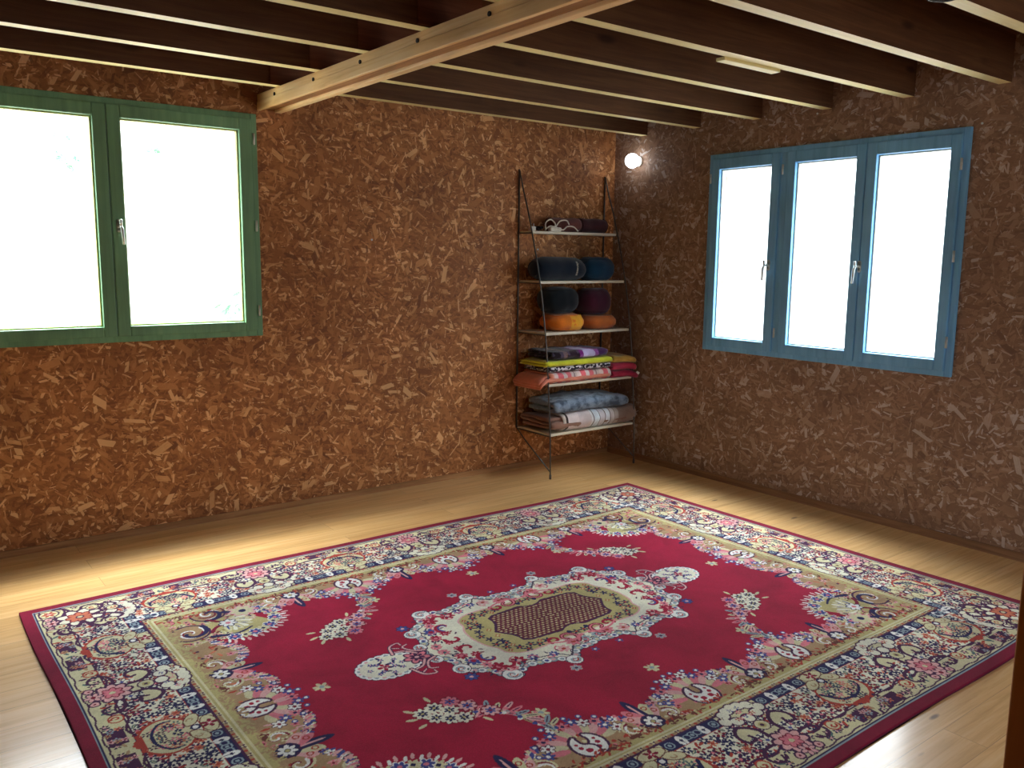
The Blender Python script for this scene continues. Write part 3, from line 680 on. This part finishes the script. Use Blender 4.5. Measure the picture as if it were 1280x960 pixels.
# ================================================================= RUG
def rug():
    A=weave(); Bq=np.concatenate([A[:0:-1],A],0); Bq=np.concatenate([Bq[:,:0:-1],Bq],1)
    h,w,_=Bq.shape; rs=np.random.RandomState(2)
    Bq=Bq*(1+rs.normal(0,.035,(h,w,1))); c=(Bq.clip(0,255)/255).astype(np.float32)
    lin=np.where(c<=.04045,c/12.92,((c+.055)/1.055)**2.4)
    xs=(np.arange(w)-(w-1)/2)*RD; ys=(np.arange(h)-(h-1)/2)*RD; X,Y=np.meshgrid(xs,ys); Z=np.full_like(X,.013)
    Z+=.0012*np.sin(X*3.1+Y*1.7)+.0010*np.sin(Y*5.3-X*2.2)
    # slightly wavy selvedge
    Y=Y+np.where(np.abs(Y)>1.2,.0,.0)+.006*np.sin(X*4.2)*(Y/1.33)**4; X=X+.004*np.sin(Y*5)*(X/1.79)**4
    co=np.stack([X,Y,Z],-1).reshape(-1,3).astype(np.float32); n=h*w
    idx=np.arange(n).reshape(h,w)
    F=np.stack([idx[:-1,:-1],idx[:-1,1:],idx[1:,1:],idx[1:,:-1]],-1).reshape(-1,4)
    rim=np.concatenate([idx[0,:],idx[1:,-1],idx[-1,-2::-1],idx[-2:0:-1,0]]); bc=co[rim].copy(); bc[:,2]=.0005; nb=len(rim); bi=n+np.arange(nb)
    R2=np.stack([rim,bi,np.roll(bi,-1),np.roll(rim,-1)],-1)
    bott=np.array([[bi[0],bi[h+w-2+w-1],bi[h+w-2],bi[w-1]]])
    V=np.concatenate([co,bc]); F=np.concatenate([F,R2,bott]); C=np.concatenate([lin.reshape(-1,3),np.tile(np.array([[.06,.012,.03]]),(nb,1))]).astype(np.float32)
    me=bpy.data.meshes.new('persian_rug'); me.vertices.add(len(V)); me.vertices.foreach_set('co',V.ravel()); me.loops.add(F.size); me.loops.foreach_set('vertex_index',F.ravel().astype(np.int32))
    me.polygons.add(len(F)); me.polygons.foreach_set('loop_start',np.arange(0,F.size,4,dtype=np.int32)); me.update(calc_edges=True)
    at=me.color_attributes.new('weave','FLOAT_COLOR','POINT'); at.data.foreach_set('color',np.concatenate([C,np.ones((len(C),1),np.float32)],1).ravel())
    s=NT('rug_pile'); a=s.node('ShaderNodeAttribute',attribute_name='weave'); co_=s.coords('Object')
    wv=s.noise(s.mapping(co_,sc=(1,1,0)),3.5,5,.6,.6); fine=s.noise(co_,380,2)
    col=s.mix(1,a.outputs['Color'],s.ramp(wv,[(.32,(.74,.72,.76,1)),(.62,(1.12,1.12,1.12,1))]),'MULTIPLY')
    s.base(col); s.rough(.85); s.b.inputs['Specular IOR Level'].default_value=.12; s.b.inputs['Sheen Weight'].default_value=.05; s.bump(fine,.5,.003)
    me.materials.append(s.m); o=bpy.data.objects.new('persian_rug',me); link(o); o.location=(-2.376,-2.143,0)
    tag(o,'large red Persian style rug with flowered ivory border on the plank floor','rug')
rug()
# ================================================================= SHELF UNIT
SXL,SXR=-.918,-.112
ZS=[1.674,1.335,.988,.640,.300]; DS=[.150,.245,.310,.345,.370]
def frontY(z):
    P=[(2.092,.006),(1.973,.044),(1.836,.098),(1.674,.150),(1.513,.198),(1.335,.245),(1.19,.275),(.988,.310),(.817,.332),(.64,.350),(.30,.378),(0.0,.386)]
    for (a,b),(c,d) in zip(P,P[1:]):
        if z>=c: return -(b+(d-b)*(a-z)/(a-c))-.012
    return -.398
SH=tag(empty('shelf_unit',((SXL+SXR)/2,-.2,0)),'narrow metal rod shelf unit with five cream shelves in the corner','shelf unit')
for x,xs in ((SXL,1),(SXR,-1)):
    zz=[2.092,2.04,1.973,1.9,1.836,1.75,1.674,1.513,1.335,1.19,.988,.817,.64,.47,.30,.12,0.004]
    bm=bmesh.new(); tube(bm,[(x,frontY(z)-0,z) for z in zz],.0052,8); cyl(bm,(x,frontY(0),0),.008,.03,'z',10); mk('front_rod',bm,ROD,SH,smooth=True)
    bm=bmesh.new(); tube(bm,[(x,-.014,2.100),(x,-.014,.300)],.0065,8); mk('rear_rod',bm,ROD,SH,smooth=True)
    bm=bmesh.new(); tube(bm,[(x,-.014,.302),(x,-.10,.235),(x,frontY(.05)+.004,.052)],.0045,8); mk('brace',bm,ROD,SH,smooth=True)
for z,d in zip(ZS,DS):
    bm=bmesh.new(); box(bm,SXL+.004,SXR-.004,frontY(z)+.010,-.022,z-.009,z+.009,0,.003); b=mk('shelf_board',bm,SHELF,SH)
    for x in (SXL,SXR):
        bm=bmesh.new(); tube(bm,[(x,-.014,z-.006),(x,frontY(z),z-.006)],.0038,8); mk('side_rail',bm,ROD,SH,smooth=True)
# ---------------------------------------------------------------- soft goods
def disp(bm,amp,sc,seed=0):
    for v in bm.verts:
        n=noise.noise_vector(v.co*sc+Vector((seed,seed*.7,3))); v.co+=Vector((n.x*amp,n.y*amp,n.z*amp))
def cushion(name,c,rx,ry,h,mat,label,cat,group=None,sag=.0,pleats=0,seam=True,p=2.6,seed=1,tilt=0):
    # c = centre of the base
    bm=bmesh.new(); n=48; prof=[]; m=14
    for k in range(m+1):
        t=-1+2*k/m; r=(1-abs(t)**3.2)**(1/2.2) if abs(t)<1 else 0
        prof.append((r*.0+(.62+.38*(1-abs(t)**2.6)) if abs(t)<1 else .62,t))
    rings=[]
    def add(s,z):
        R=[]
        for k in range(n):
            a=2*math.pi*k/n; ca,sa=math.cos(a),math.sin(a); q=(abs(ca)**p+abs(sa)**p)**(-1/p)
            w=1+(.018*math.cos(a*pleats) if pleats else 0)
            R.append(bm.verts.new((rx*q*ca*s*w,ry*q*sa*s*w,z)))
        rings.append(R)
    for s in (.25,.55): add(s,0.0)
    for s,t in prof: add(s*(1 if .05<(t+1)/2<.95 else .985)+( .06 if False else 0),h*(t+1)/2)
    for s in (.45,.2): add(s,h-sag)
    for A_,B_ in zip(rings,rings[1:]):
        for k in range(n): bm.faces.new((A_[k],A_[(k+1)%n],B_[(k+1)%n],B_[k]))
    bm.faces.new(rings[0][::-1]); bm.faces.new(rings[-1]); disp(bm,.006,14,seed); disp(bm,.0025,45,seed)
    for v in bm.verts: v.co.z=max(v.co.z,0.0)
    root=tag(empty(name,c),label,cat,group); root.rotation_euler=(0,tilt,0)
    mk('cover',bm,mat,root,smooth=True,loc=(0,0,0))
    if seam:
        for zz in (.10,.90):
            bm=bmesh.new(); t=2*zz-1; s=.62+.38*(1-abs(t)**2.6)+.01
            P=[]
            for k in range(40):
                a=2*math.pi*k/40; ca,sa=math.cos(a),math.sin(a); q=(abs(ca)**p+abs(sa)**p)**(-1/p); P.append(Vector((rx*q*ca*s,ry*q*sa*s,max(.004,h*zz))))
            tube(bm,P,.0035,6,closed=True); mk('piping',bm,mat,root,smooth=True,loc=(0,0,0))
    return root
NAVYF=fabric('navy_cloth',rgb(14,28,44)); TEALF=fabric('petrol_cloth',rgb(12,52,78)); BLKF=fabric('black_cloth',rgb(12,22,30)); BURF=fabric('burgundy_cloth',rgb(62,16,40)); ORF=fabric('orange_cloth',rgb(236,128,40)); ORF2=fabric('dull_orange_cloth',rgb(204,112,52)); ORP=fabric('bright_orange_cloth',rgb(255,170,50))
z1,z2,z3,z4,z5=[z+.0095 for z in ZS]
# shelf two: bolster and petrol cushion
def bolster(name,x0,x1,y,r,z,mat,label,cat,ry=1.0,flat=.86,seed=2,ends=.62):
    root=tag(empty(name,((x0+x1)/2,y,z)),label,cat); bm=bmesh.new(); n=36; L=x1-x0; rings=[]
    for k in range(21):
        t=k/20; e=min(t,1-t); s=min(1,ends+(1-ends)*(min(1,e/.16))**.55)
        R=[]
        for q in range(n):
            a=2*math.pi*q/n; yy=math.cos(a)*r*ry*s; zz=math.sin(a)*r*flat*s; R.append(bm.verts.new((-L/2+L*t,yy,max(0,zz+r*flat))))
        rings.append(R)
    for A_,B_ in zip(rings,rings[1:]):
        for q in range(n): bm.faces.new((A_[q],A_[(q+1)%n],B_[(q+1)%n],B_[q]))
    bm.faces.new(rings[0][::-1]); bm.faces.new(rings[-1]); disp(bm,.006,11,seed)
    for v in bm.verts: v.co.z=max(0,v.co.z)
    mk('cover',bm,mat,root,smooth=True,loc=(0,0,0))
    for sx_ in (-1,1):
        bm=bmesh.new(); P=[(sx_*(L/2-.002),math.cos(a)*r*ry*ends*1.02,max(.004,math.sin(a)*r*flat*ends*1.02+r*flat)) for a in [2*math.pi*q/28 for q in range(28)]]
        tube(bm,P,.004,6,closed=True); mk('end_piping',bm,mat,root,smooth=True,loc=(0,0,0))
    return root
nb=bolster('navy_bolster',-.900,-.470,-.160,.095,z2,NAVYF,'large navy bolster with a pale line of lettering on the second shelf from the top','bolster')
# vertical line of small pale lettering on the bolster
bm=bmesh.new()
TXT='lotus'
tc=bpy.data.curves.new('lettering','FONT'); tc.body='lotuscrafts'; tc.size=.026; tc.extrude=.0006; tc.align_x='CENTER'; tc.align_y='CENTER'
to=bpy.data.objects.new('lettering',tc); link(to); bpy.context.view_layer.update()
dg=bpy.context.evaluated_depsgraph_get(); tm=bpy.data.meshes.new_from_object(to.evaluated_get(dg)); bpy.data.objects.remove(to)
bm.free(); bm=bmesh.new(); bm.from_mesh(tm)
xm=.105
for v in bm.verts:
    s=v.co.x; w=v.co.y; o_=v.co.z   # run text vertically round the bolster front
    a=math.pi+ s/.088; rr=.0965+o_
    a=math.pi-( -s)/.088 if False else math.pi+s/.088
    v.co=Vector((xm+w,math.cos(a)*rr*1.02,.086*.95-math.sin(a)*rr*.86+.004))
o=mk('lettering',bm,plain('cream_print',rgb(214,206,184),.6),nb,loc=(0,0,0))
cushion('petrol_cushion',(-.315,-.145,z2),.150,.105,.165,TEALF,'dark petrol blue round cushion beside the navy bolster','cushion',seed=3)
# shelf three
cushion('orange_cushion',(-.660,-.185,z3),.150,.120,.118,ORF,'bright orange meditation cushion under the black one on the left','cushion','meditation cushions',sag=.02,pleats=9,seed=5,p=3.2)
oc=bpy.data.objects[-1] if False else None
bm=bmesh.new()
for i in range(9):
    for j in range(7): bm.verts.new((-.010+.014*i,0,.004+.017*j))
bm.verts.ensure_lookup_table()
for i in range(8):
    for j in range(6): bm.faces.new([bm.verts[i*7+j],bm.verts[(i+1)*7+j],bm.verts[(i+1)*7+j+1],bm.verts[i*7+j+1]])
for v in bm.verts:
    x=v.co.x; zz=v.co.z/.115; a=max(0,1-abs((x)/.150)**3.2)**(1/3.2); s=.62+.38*(1-abs(2*min(1,zz)-1)**2.6)
    v.co.y=-.115*a*s-.009+.004*noise.noise(v.co*40); v.co.z+=.008*max(0,(x-.05)/.06) if zz>.8 else 0
OCU=[o for o in bpy.data.objects if o.name=='orange_cushion'][0]
mk('side_flap',bm,ORP,OCU,smooth=True,loc=(0,0,0))
cushion('dark_orange_cushion',(-.325,-.185,z3),.150,.115,.100,ORF2,'dull orange meditation cushion with piped rim under the burgundy one','cushion','meditation cushions',sag=.02,seed=7)
cushion('black_cushion',(-.680,-.165,z3+.121),.150,.108,.180,BLKF,'black round meditation cushion on top of the bright orange one','cushion','meditation cushions',seed=9,p=2.8)
cushion('burgundy_cushion',(-.345,-.165,z3+.104),.135,.105,.185,BURF,'dark burgundy cushion on top of the dull orange one','cushion','meditation cushions',seed=11)
# folded blankets
def folded(name,x0,x1,yf,yb,z,h,layers,mat,label,cat,seed=1,droop=0,bulge=.012,amp=.005,group=None,rightdrop=0,backlift=0,roll=False,arch=0,xl=None):
    """serpentine of cloth in the y-z plane swept along x; the folds show on the front, the open layers at the ends"""
    t=h/layers; path=[]; r=t/2
    for L in range(layers):
        zc=t*(L+.5); ys=(yb,yf) if L%2==0 else (yf,yb); n=9
        jit=.006*math.sin(seed*3+L*2.3)
        for k in range(n):
            path.append((ys[0]+(ys[1]-ys[0])*k/(n-1)+(jit if (L%2==0)==(k>4) else 0),zc))
        if L<layers-1:
            sgn=-1 if ys[1]<ys[0] else 1; cyy=path[-1][0]
            for k in range(1,5):
                a=-math.pi/2+math.pi*k/5; path.append((cyy+sgn*math.cos(a)*r*1.0,zc+r+math.sin(a)*r))
    if roll:
        t=h*.16; rr=(h-t)/2; path=[(yb+(yf+rr-yb)*k/10,t/2) for k in range(11)]
        path+=[(yf+rr-math.sin(a)*rr,h/2-math.cos(a)*rr) for a in [math.pi*k/12 for k in range(1,12)]]
        path+=[(yf+rr+(yb-yf-rr)*k/10,h-t/2) for k in range(11)]
    th=t*.90/2; N=len(path); xs=[x0+(x1-x0)*i/26 for i in range(27)]
    nor=[]
    for i in range(N):
        a=path[max(0,i-1)]; b=path[min(N-1,i+1)]; dy,dz=b[0]-a[0],b[1]-a[1]; l=math.hypot(dy,dz) or 1; nor.append((-dz/l,dy/l))
    bm=bmesh.new(); bx,bz=(x0+x1)/2,z
    rows=[]
    for xi,x in enumerate(xs):
        ring=[]
        e=min(xi,26-xi); rs=1 if e>1 else (.72 if e==0 else .93)
        for side in (1,-1):
            rng=range(N) if side==1 else range(N-1,-1,-1)
            for i in rng:
                ring.append(bm.verts.new((x-bx,path[i][0]+nor[i][0]*th*side*rs,path[i][1]+nor[i][1]*th*side*rs)))
        rows.append(ring)
    m=len(rows[0])
    for A_,B_ in zip(rows,rows[1:]):
        for k in range(m): bm.faces.new((A_[k],B_[k],B_[(k+1)%m],A_[(k+1)%m]))
    for Rr,fl in ((rows[0],0),(rows[-1],1)):
        for i in range(N-1):
            q=[Rr[i],Rr[i+1],Rr[2*N-2-i],Rr[2*N-1-i]]
            bm.faces.new(q if not fl else q[::-1])
    bm.normal_update()
    for v in bm.verts:
        x=v.co.x; n1=noise.noise(Vector((x*7+seed,v.co.y*7,v.co.z*16+seed))); n2=noise.noise(Vector((x*16,v.co.y*16+seed,v.co.z*26)))
        v.co.z*=1+(.10*n1) ; v.co.z+=amp*.8*n2*min(1,v.co.z/h*2); v.co.y+=amp*1.6*n1+amp*n2; v.co.x+=amp*n2
        v.co.z+=arch*max(0,1-(x/((x1-x0)/2))**2)*v.co.z/h
        v.co.z=max(.0012,v.co.z)
        if droop:
            d=(SXL+.010-bx)-x
            if d>0: v.co.z-=droop*(d/.10)**1.6; v.co.x+=.3*droop*(d/.10)**2
        if rightdrop:
            d=x-(x1-bx-.10)
            if d>0: v.co.z-=rightdrop*(d/.1)**2
    o=mk(name,bm,mat,smooth=True,loc=(bx,0,bz)); tag(o,label,cat,group); return o
def inner(parent,*a,**k):
    o=folded(*a,**k)
    for q in ('label','category','group'):
        if q in o: del o[q]
    o.parent=parent; o.location=o.location-parent.location; return o
def striped(cols,period,axis=0,offset=0,soft=False):
    def f(s,co,col):
        sx=s.node('ShaderNodeSeparateXYZ'); s.L(co,sx.inputs[0]); w=s.math('ADD',s.math('MULTIPLY',s.noise(co,14,2),.02),sx.outputs[axis])
        fr=s.math('FRACT',s.math('DIVIDE',s.math('ADD',w,offset+10*period),period)); n=len(cols)
        c=s.ramp(fr,[(p,q) for p,q in cols],'CONSTANT'); g=s.noise(co,300,2); return s.mix(s.math('MULTIPLY',g,.35),c,(.12,.1,.1,1))
    return f
def patches(cols,scale,sc3=(1,1,1)):
    def f(s,co,col):
        v=s.node('ShaderNodeTexVoronoi'); s.L(s.mapping(co,sc=sc3),v.inputs['Vector']); v.inputs['Scale'].default_value=scale; sp=s.node('ShaderNodeSeparateColor'); s.L(v.outputs['Color'],sp.inputs[0])
        return s.ramp(sp.outputs[0],cols,'CONSTANT')
    return f
PKM=fabric('pink_stripe_blanket',rgb(220,140,130),extra=striped([(0,rgb(255,228,224)),(.16,rgb(226,92,104)),(.36,rgb(240,222,220)),(.52,rgb(222,112,116)),(.72,rgb(238,214,206)),(.82,rgb(196,150,140)),(.9,rgb(236,210,200))],.235,0,.05))
def pk_extra(s,co,col):
    c=striped([(0,rgb(255,228,224)),(.18,rgb(255,116,130)),(.40,rgb(240,226,224)),(.55,rgb(255,124,136)),(.74,rgb(238,214,206)),(.84,rgb(176,140,140)),(.9,rgb(236,210,200))],.21,0,.03)(s,co,col)
    sx=s.node('ShaderNodeSeparateXYZ'); s.L(co,sx.inputs[0]); m=s.math('MULTIPLY',s.math('SUBTRACT',-.235,sx.outputs[0]),40,clamp=True); return s.mix(m,c,rgb(226,136,108))
PKM=fabric('pink_stripe_blanket',rgb(220,140,130),extra=pk_extra)
BWM=fabric('black_white_blanket',rgb(60,60,70),extra=patches([(0,rgb(30,28,44)),(.45,rgb(226,220,230)),(.75,rgb(54,34,60)),(.85,rgb(200,196,210))],62,(1,1,1.6)))
LIM=fabric('lime_blanket',rgb(216,222,60)); MUS=fabric('mustard_blanket',rgb(206,164,76)); CRI=fabric('crimson_blanket',rgb(176,44,76)); CRI2=fabric('raspberry_blanket',rgb(200,60,92))
def pu_extra(s,co,col):
    sx=s.node('ShaderNodeSeparateXYZ'); s.L(co,sx.inputs[0]); w=s.math('ADD',sx.outputs[0],s.math('MULTIPLY',s.noise(co,20,2),.03))
    f=s.math('DIVIDE',s.math('ADD',w,.20),.40); c=s.ramp(f,[(0,rgb(30,20,30)),(.12,rgb(120,92,74)),(.2,rgb(44,22,40)),(.42,rgb(36,20,40)),(.48,rgb(126,34,130)),(.56,rgb(206,196,240)),(.84,rgb(150,80,160)),(.93,rgb(70,36,90))],'CONSTANT')
    v=patches([(0,rgb(40,20,50)),(.8,rgb(180,160,210))],40)(s,co,col); return s.mix(.15,c,v)
PUM=fabric('purple_print_blanket',rgb(120,80,150),extra=pu_extra)
GRB=fabric('blue_grey_blanket',rgb(136,154,176),var=.4,ns=90,extra=lambda s,co,col:s.mix(s.ramp(s.noise(co,16,4),[(.45,(0,0,0,1)),(.62,(1,1,1,1))]),col,rgb(74,88,106)))
DGB=fabric('dark_grey_blanket',rgb(44,40,42))
def bs_extra(s,co,col):
    sx=s.node('ShaderNodeSeparateXYZ'); s.L(co,sx.inputs[0]); f=s.math('DIVIDE',s.math('ADD',sx.outputs[0],.3525),.705)
    c=s.ramp(f,[(0,rgb(236,222,212)),(.035,rgb(50,38,36)),(.06,rgb(246,230,228)),(.20,rgb(236,220,222)),(.36,rgb(244,244,246)),(.385,rgb(110,100,106)),(.395,rgb(236,246,255)),(.47,rgb(100,94,100)),(.48,rgb(222,218,226)),(.55,rgb(110,96,96)),(.56,rgb(236,240,248)),(.62,rgb(130,112,110)),(.63,rgb(226,216,214)),(.68,rgb(150,130,120)),(.69,rgb(206,190,180)),(.74,rgb(164,136,122))],'CONSTANT')
    st=s.math('GREATER_THAN',s.math('SINE',s.math('MULTIPLY',sx.outputs[0],900)),.2); return s.mix(s.math('MULTIPLY',st,.28),c,rgb(110,84,76))
BSM=fabric('striped_beige_blanket',rgb(200,180,170),extra=bs_extra)
G4='folded blankets on the fourth shelf'
# shelf four, left stack
f4=frontY(ZS[3]); 
pb=folded('pink_striped_blanket',-.900,-.330,-.356,-.070,z4,.074,3,PKM,'pink and white striped blanket drooping off the left end of its shelf','blanket',2,group=G4,amp=.004,roll=True)
PKI=fabric('pink_inner_fold',rgb(226,140,116))
inner(pb,'drooping_fold',-1.000,-.350,-.345,-.072,z4+.010,.052,3,PKI,'x','x',14,droop=.055,amp=.007)
folded('black_white_blanket',-.905,-.335,-.348,-.080,z4+.081,.035,2,BWM,'black blanket with white pattern, above the pink striped one','blanket',3,group=G4)
folded('lime_blanket',-.945,-.330,-.350,-.075,z4+.118,.040,2,LIM,'yellow-green blanket folded above the black and white one','blanket',4,group=G4,droop=.012,amp=.007)
folded('purple_print_blanket',-.880,-.370,-.345,-.085,z4+.164,.058,2,PUM,'purple and lavender printed blanket topping the left stack','blanket',5,group=G4,amp=.010)
folded('crimson_blanket',-.322,-.075,-.352,-.090,z4,.050,2,CRI,'dark crimson folded blanket at the bottom of the right stack','blanket',6,group=G4,rightdrop=.02,amp=.007)
folded('raspberry_blanket',-.318,-.080,-.350,-.090,z4+.054,.050,2,CRI2,'raspberry red folded blanket under the mustard one','blanket',7,group=G4,rightdrop=.015,amp=.007)
folded('mustard_blanket',-.312,-.095,-.345,-.100,z4+.108,.052,2,MUS,'mustard yellow blanket topping the right stack','blanket',8,group=G4,rightdrop=.015,amp=.008)
bm=bmesh.new(); box(bm,-.003,.003,-.012,.012,-.009,.009)
cr=[o for o in bpy.data.objects if o.name=='crimson_blanket'][0]
lt=mk('care_tag',bm,plain('white_label',rgb(230,230,230),.6),cr,loc=(.120,-.380,.024)); lt.rotation_euler=(.6,0,1.1)
G5='folded blankets on the bottom shelf'
BRB=fabric('brown_inner_fold',rgb(150,112,96))
sb=folded('striped_beige_blanket',-.800,-.095,-.388,-.060,z5,.128,3,BSM,'thick beige and white striped blanket on the bottom shelf','blanket',9,group=G5,amp=.006,roll=True)
inner(sb,'inner_fold',-.905,-.110,-.362,-.065,z5+.024,.080,3,BRB,'x','x',12,amp=.008)
folded('blue_grey_blanket',-.865,-.175,-.350,-.080,z5+.132,.080,2,GRB,'fluffy blue-grey blanket lying on the striped beige one','blanket',10,group=G5,amp=.010,arch=.02)
# shelf one: cord, socket strip, rolled mats
PMAT=fabric('mauve_mat',rgb(112,66,62)); PMAT2=fabric('plum_mat',rgb(74,40,46))
bolster('mauve_rolled_mat',-.700,-.430,-.075,.050,z1,PMAT,'mauve rolled mat on the top shelf behind the white cord','rolled mat',1,1,3,.9)
bolster('plum_rolled_mat',-.415,-.175,-.075,.052,z1,PMAT2,'dark plum rolled mat at the right end of the top shelf','rolled mat',1,1,4,.9)
WHP=plain('white_plastic',rgb(222,214,200),.4); 
c=tag(empty('power_cord',(-.66,-.12,z1)),'white cord lying in loops on the top shelf','cord')
bm=bmesh.new(); tube(bm,[Vector(q) for q in crom([(-.790,-.155,z1+.008),(-.79,-.150,z1+.055),(-.745,-.150,z1+.080),(-.705,-.15,z1+.055),(-.70,-.150,z1+.03),(-.66,-.15,z1+.072),(-.60,-.15,z1+.078),(-.575,-.15,z1+.05)],6)],.0045,8); mk('upper_loop',bm,WHP,c,smooth=True)
bm=bmesh.new(); tube(bm,[Vector(q) for q in crom([(-.800,-.158,z1+.006),(-.76,-.160,z1+.034),(-.70,-.165,z1+.026),(-.64,-.160,z1+.012),(-.60,-.160,z1+.036),(-.54,-.160,z1+.034),(-.50,-.160,z1+.006)],6)],.0045,8); mk('lower_loop',bm,WHP,c,smooth=True)
bm=bmesh.new(); box(bm,-.755,-.655,-.165,-.132,z1,z1+.028,0,.008); mk('plug_block',bm,WHP,c,smooth=False)
bm=bmesh.new(); box(bm,-.025,.025,-.014,.014,0,.030,0,.007); 
for sx_ in (-.012,.012): cyl(bm,(sx_,-.004,.029),.0028,.02,'z',8)
tag(mk('white_plug',bm,WHP,loc=(-.885,-.120,z1)),'small white plug with two pins at the left end of the top shelf','plug')
bm=bmesh.new(); P=[(-.855+.05*t/10*1.0,-.125+.018*math.sin(t*1.9),z1+.018+.010*math.cos(t*1.3)) for t in range(11)]
tube(bm,crom(P,3),.0075,8)
tag(mk('black_lead',bm,plain('black_plastic',rgb(22,22,24),.45),smooth=True),'short bunched black lead beside the white plug','cable')
# ================================================================= LAMP
LP=Vector((-.075,-.273+.02,2.200))
L_=tag(empty('wall_lamp',(0,LP.y,LP.z)),'small glaring white spot lamp on the right wall near the corner','lamp')
LM=NT('lamp_glow'); em=LM.node('ShaderNodeEmission'); em.inputs[0].default_value=(.86,.92,1,1); em.inputs[1].default_value=LAMP_E; LM.L(em.outputs[0],LM.out.inputs[0])
bm=bmesh.new(); bmesh.ops.create_uvsphere(bm,u_segments=24,v_segments=14,radius=.052); mk('bulb',bm,LM.m,L_,smooth=True,loc=(LP.x,0,0))
bm=bmesh.new(); cyl(bm,(-.016,0,0),.036,.016,'x',24); tube(bm,[(-.016,0,0),(LP.x+.035,0,0)],.014,12); mk('bracket',bm,WHP,L_,loc=(0,0,0))
# ================================================================= OUTDOORS
LEAF=fabric('pale_leaves',rgb(120,190,140),var=.2,ns=4)
STEMM=plain('overexposed_stem',rgb(250,250,245),.8)  # near-white colour paints the stem as overexposed
def bush(name,c,rad,n,seed,label):
    r=random.Random(seed); root=tag(empty(name,c),label,'shrub'); bm=bmesh.new()
    for k in range(n):
        d=Vector((r.gauss(0,1),r.gauss(0,.6),r.gauss(0,.8)))*rad*.5; nrm=Vector((r.gauss(0,1),r.gauss(0,1),r.gauss(0,1))).normalized(); t=nrm.orthogonal().normalized(); b=nrm.cross(t); s=.03+.03*r.random()
        vs=[bm.verts.new(d+t*s),bm.verts.new(d+b*s*.45),bm.verts.new(d-t*s),bm.verts.new(d-b*s*.45)]; bm.faces.new(vs)
    mk('foliage',bm,LEAF,root,loc=(0,0,0)); bm=bmesh.new(); tube(bm,[(0,0,-c[2]),(0.02,0,-c[2]*.5),(0,0,0)],[.03,.022,.012],8); mk('stem',bm,STEMM,root,loc=(0,0,0))
def outz(px,py,Y):
    d=fw*1065.48+rt*(px-640)-up*(py-480); t=(Y-CAM.y)/d.y; return CAM+d*t
if BUSH:
    for i,(px,py,Y,rad,n,lb) in enumerate([(290,385,2.6,.16,60,'pale sunlit leaves outside, low in the right pane of the left window'),(185,192,3.2,.10,26,'pale sunlit leaves outside, high in the right pane of the left window'),(80,196,3.4,.16,40,'pale sunlit leaves outside, high in the left pane of the left window')]):
        q=outz(px,py,Y); bush('garden_shrub',(q.x,q.y,q.z),rad,n,i+3,lb)
GR=plain('gravel',rgb(150,146,140),.9)
bm=bmesh.new(); box(bm,-16,12,-16,14,-.35,-.16)
tag(mk('ground',bm,GR),kind='structure')
# ================================================================= LIGHT
w=bpy.data.worlds.new('sky'); scn.world=w; w.use_nodes=True; t=w.node_tree; bg=t.nodes['Background']; 
tcw=t.nodes.new('ShaderNodeTexCoord'); sw=t.nodes.new('ShaderNodeSeparateXYZ'); t.links.new(tcw.outputs['Generated'],sw.inputs[0])
crw=t.nodes.new('ShaderNodeValToRGB'); crw.color_ramp.elements[0].position=0.0; crw.color_ramp.elements[0].color=SKYH; crw.color_ramp.elements[1].position=.97; crw.color_ramp.elements[1].color=SKYZ; em_=crw.color_ramp.elements.new(.6); em_.color=SKYM
t.links.new(sw.outputs[2],crw.inputs[0]); t.links.new(crw.outputs[0],bg.inputs[0]); bg.inputs[1].default_value=SKY
def portal(loc,rot,sx,sy):
    l=bpy.data.lights.new('portal','AREA'); l.shape='RECTANGLE'; l.size=sx; l.size_y=sy; l.cycles.is_portal=True
    o=bpy.data.objects.new('portal',l); link(o); o.location=loc; o.rotation_euler=rot
portal(((AX0+AX1)/2,.12,1.66),(math.radians(-90),0,0),1.5,1.2)
portal((.12,(BY0+BY1)/2,1.54),(math.radians(90),0,math.radians(90)),1.66,1.28)
portal((-1.55,NYY-.1,1.52),(math.radians(90),0,0),1.3,1.25)
def area(name,loc,rot,sx,sy,E,col):
    l=bpy.data.lights.new(name,'AREA'); l.shape='RECTANGLE'; l.size=sx; l.size_y=sy; l.energy=E; l.color=col
    o=bpy.data.objects.new(name,l); link(o); o.location=loc; o.rotation_euler=rot; return o
EXTRA()
scn.view_settings.view_transform=VT; scn.view_settings.look=LOOK; scn.view_settings.exposure=EXPO
scn.cycles.use_denoising=True; scn.cycles.max_bounces=8; scn.cycles.diffuse_bounces=5; scn.cycles.sample_clamp_indirect=8
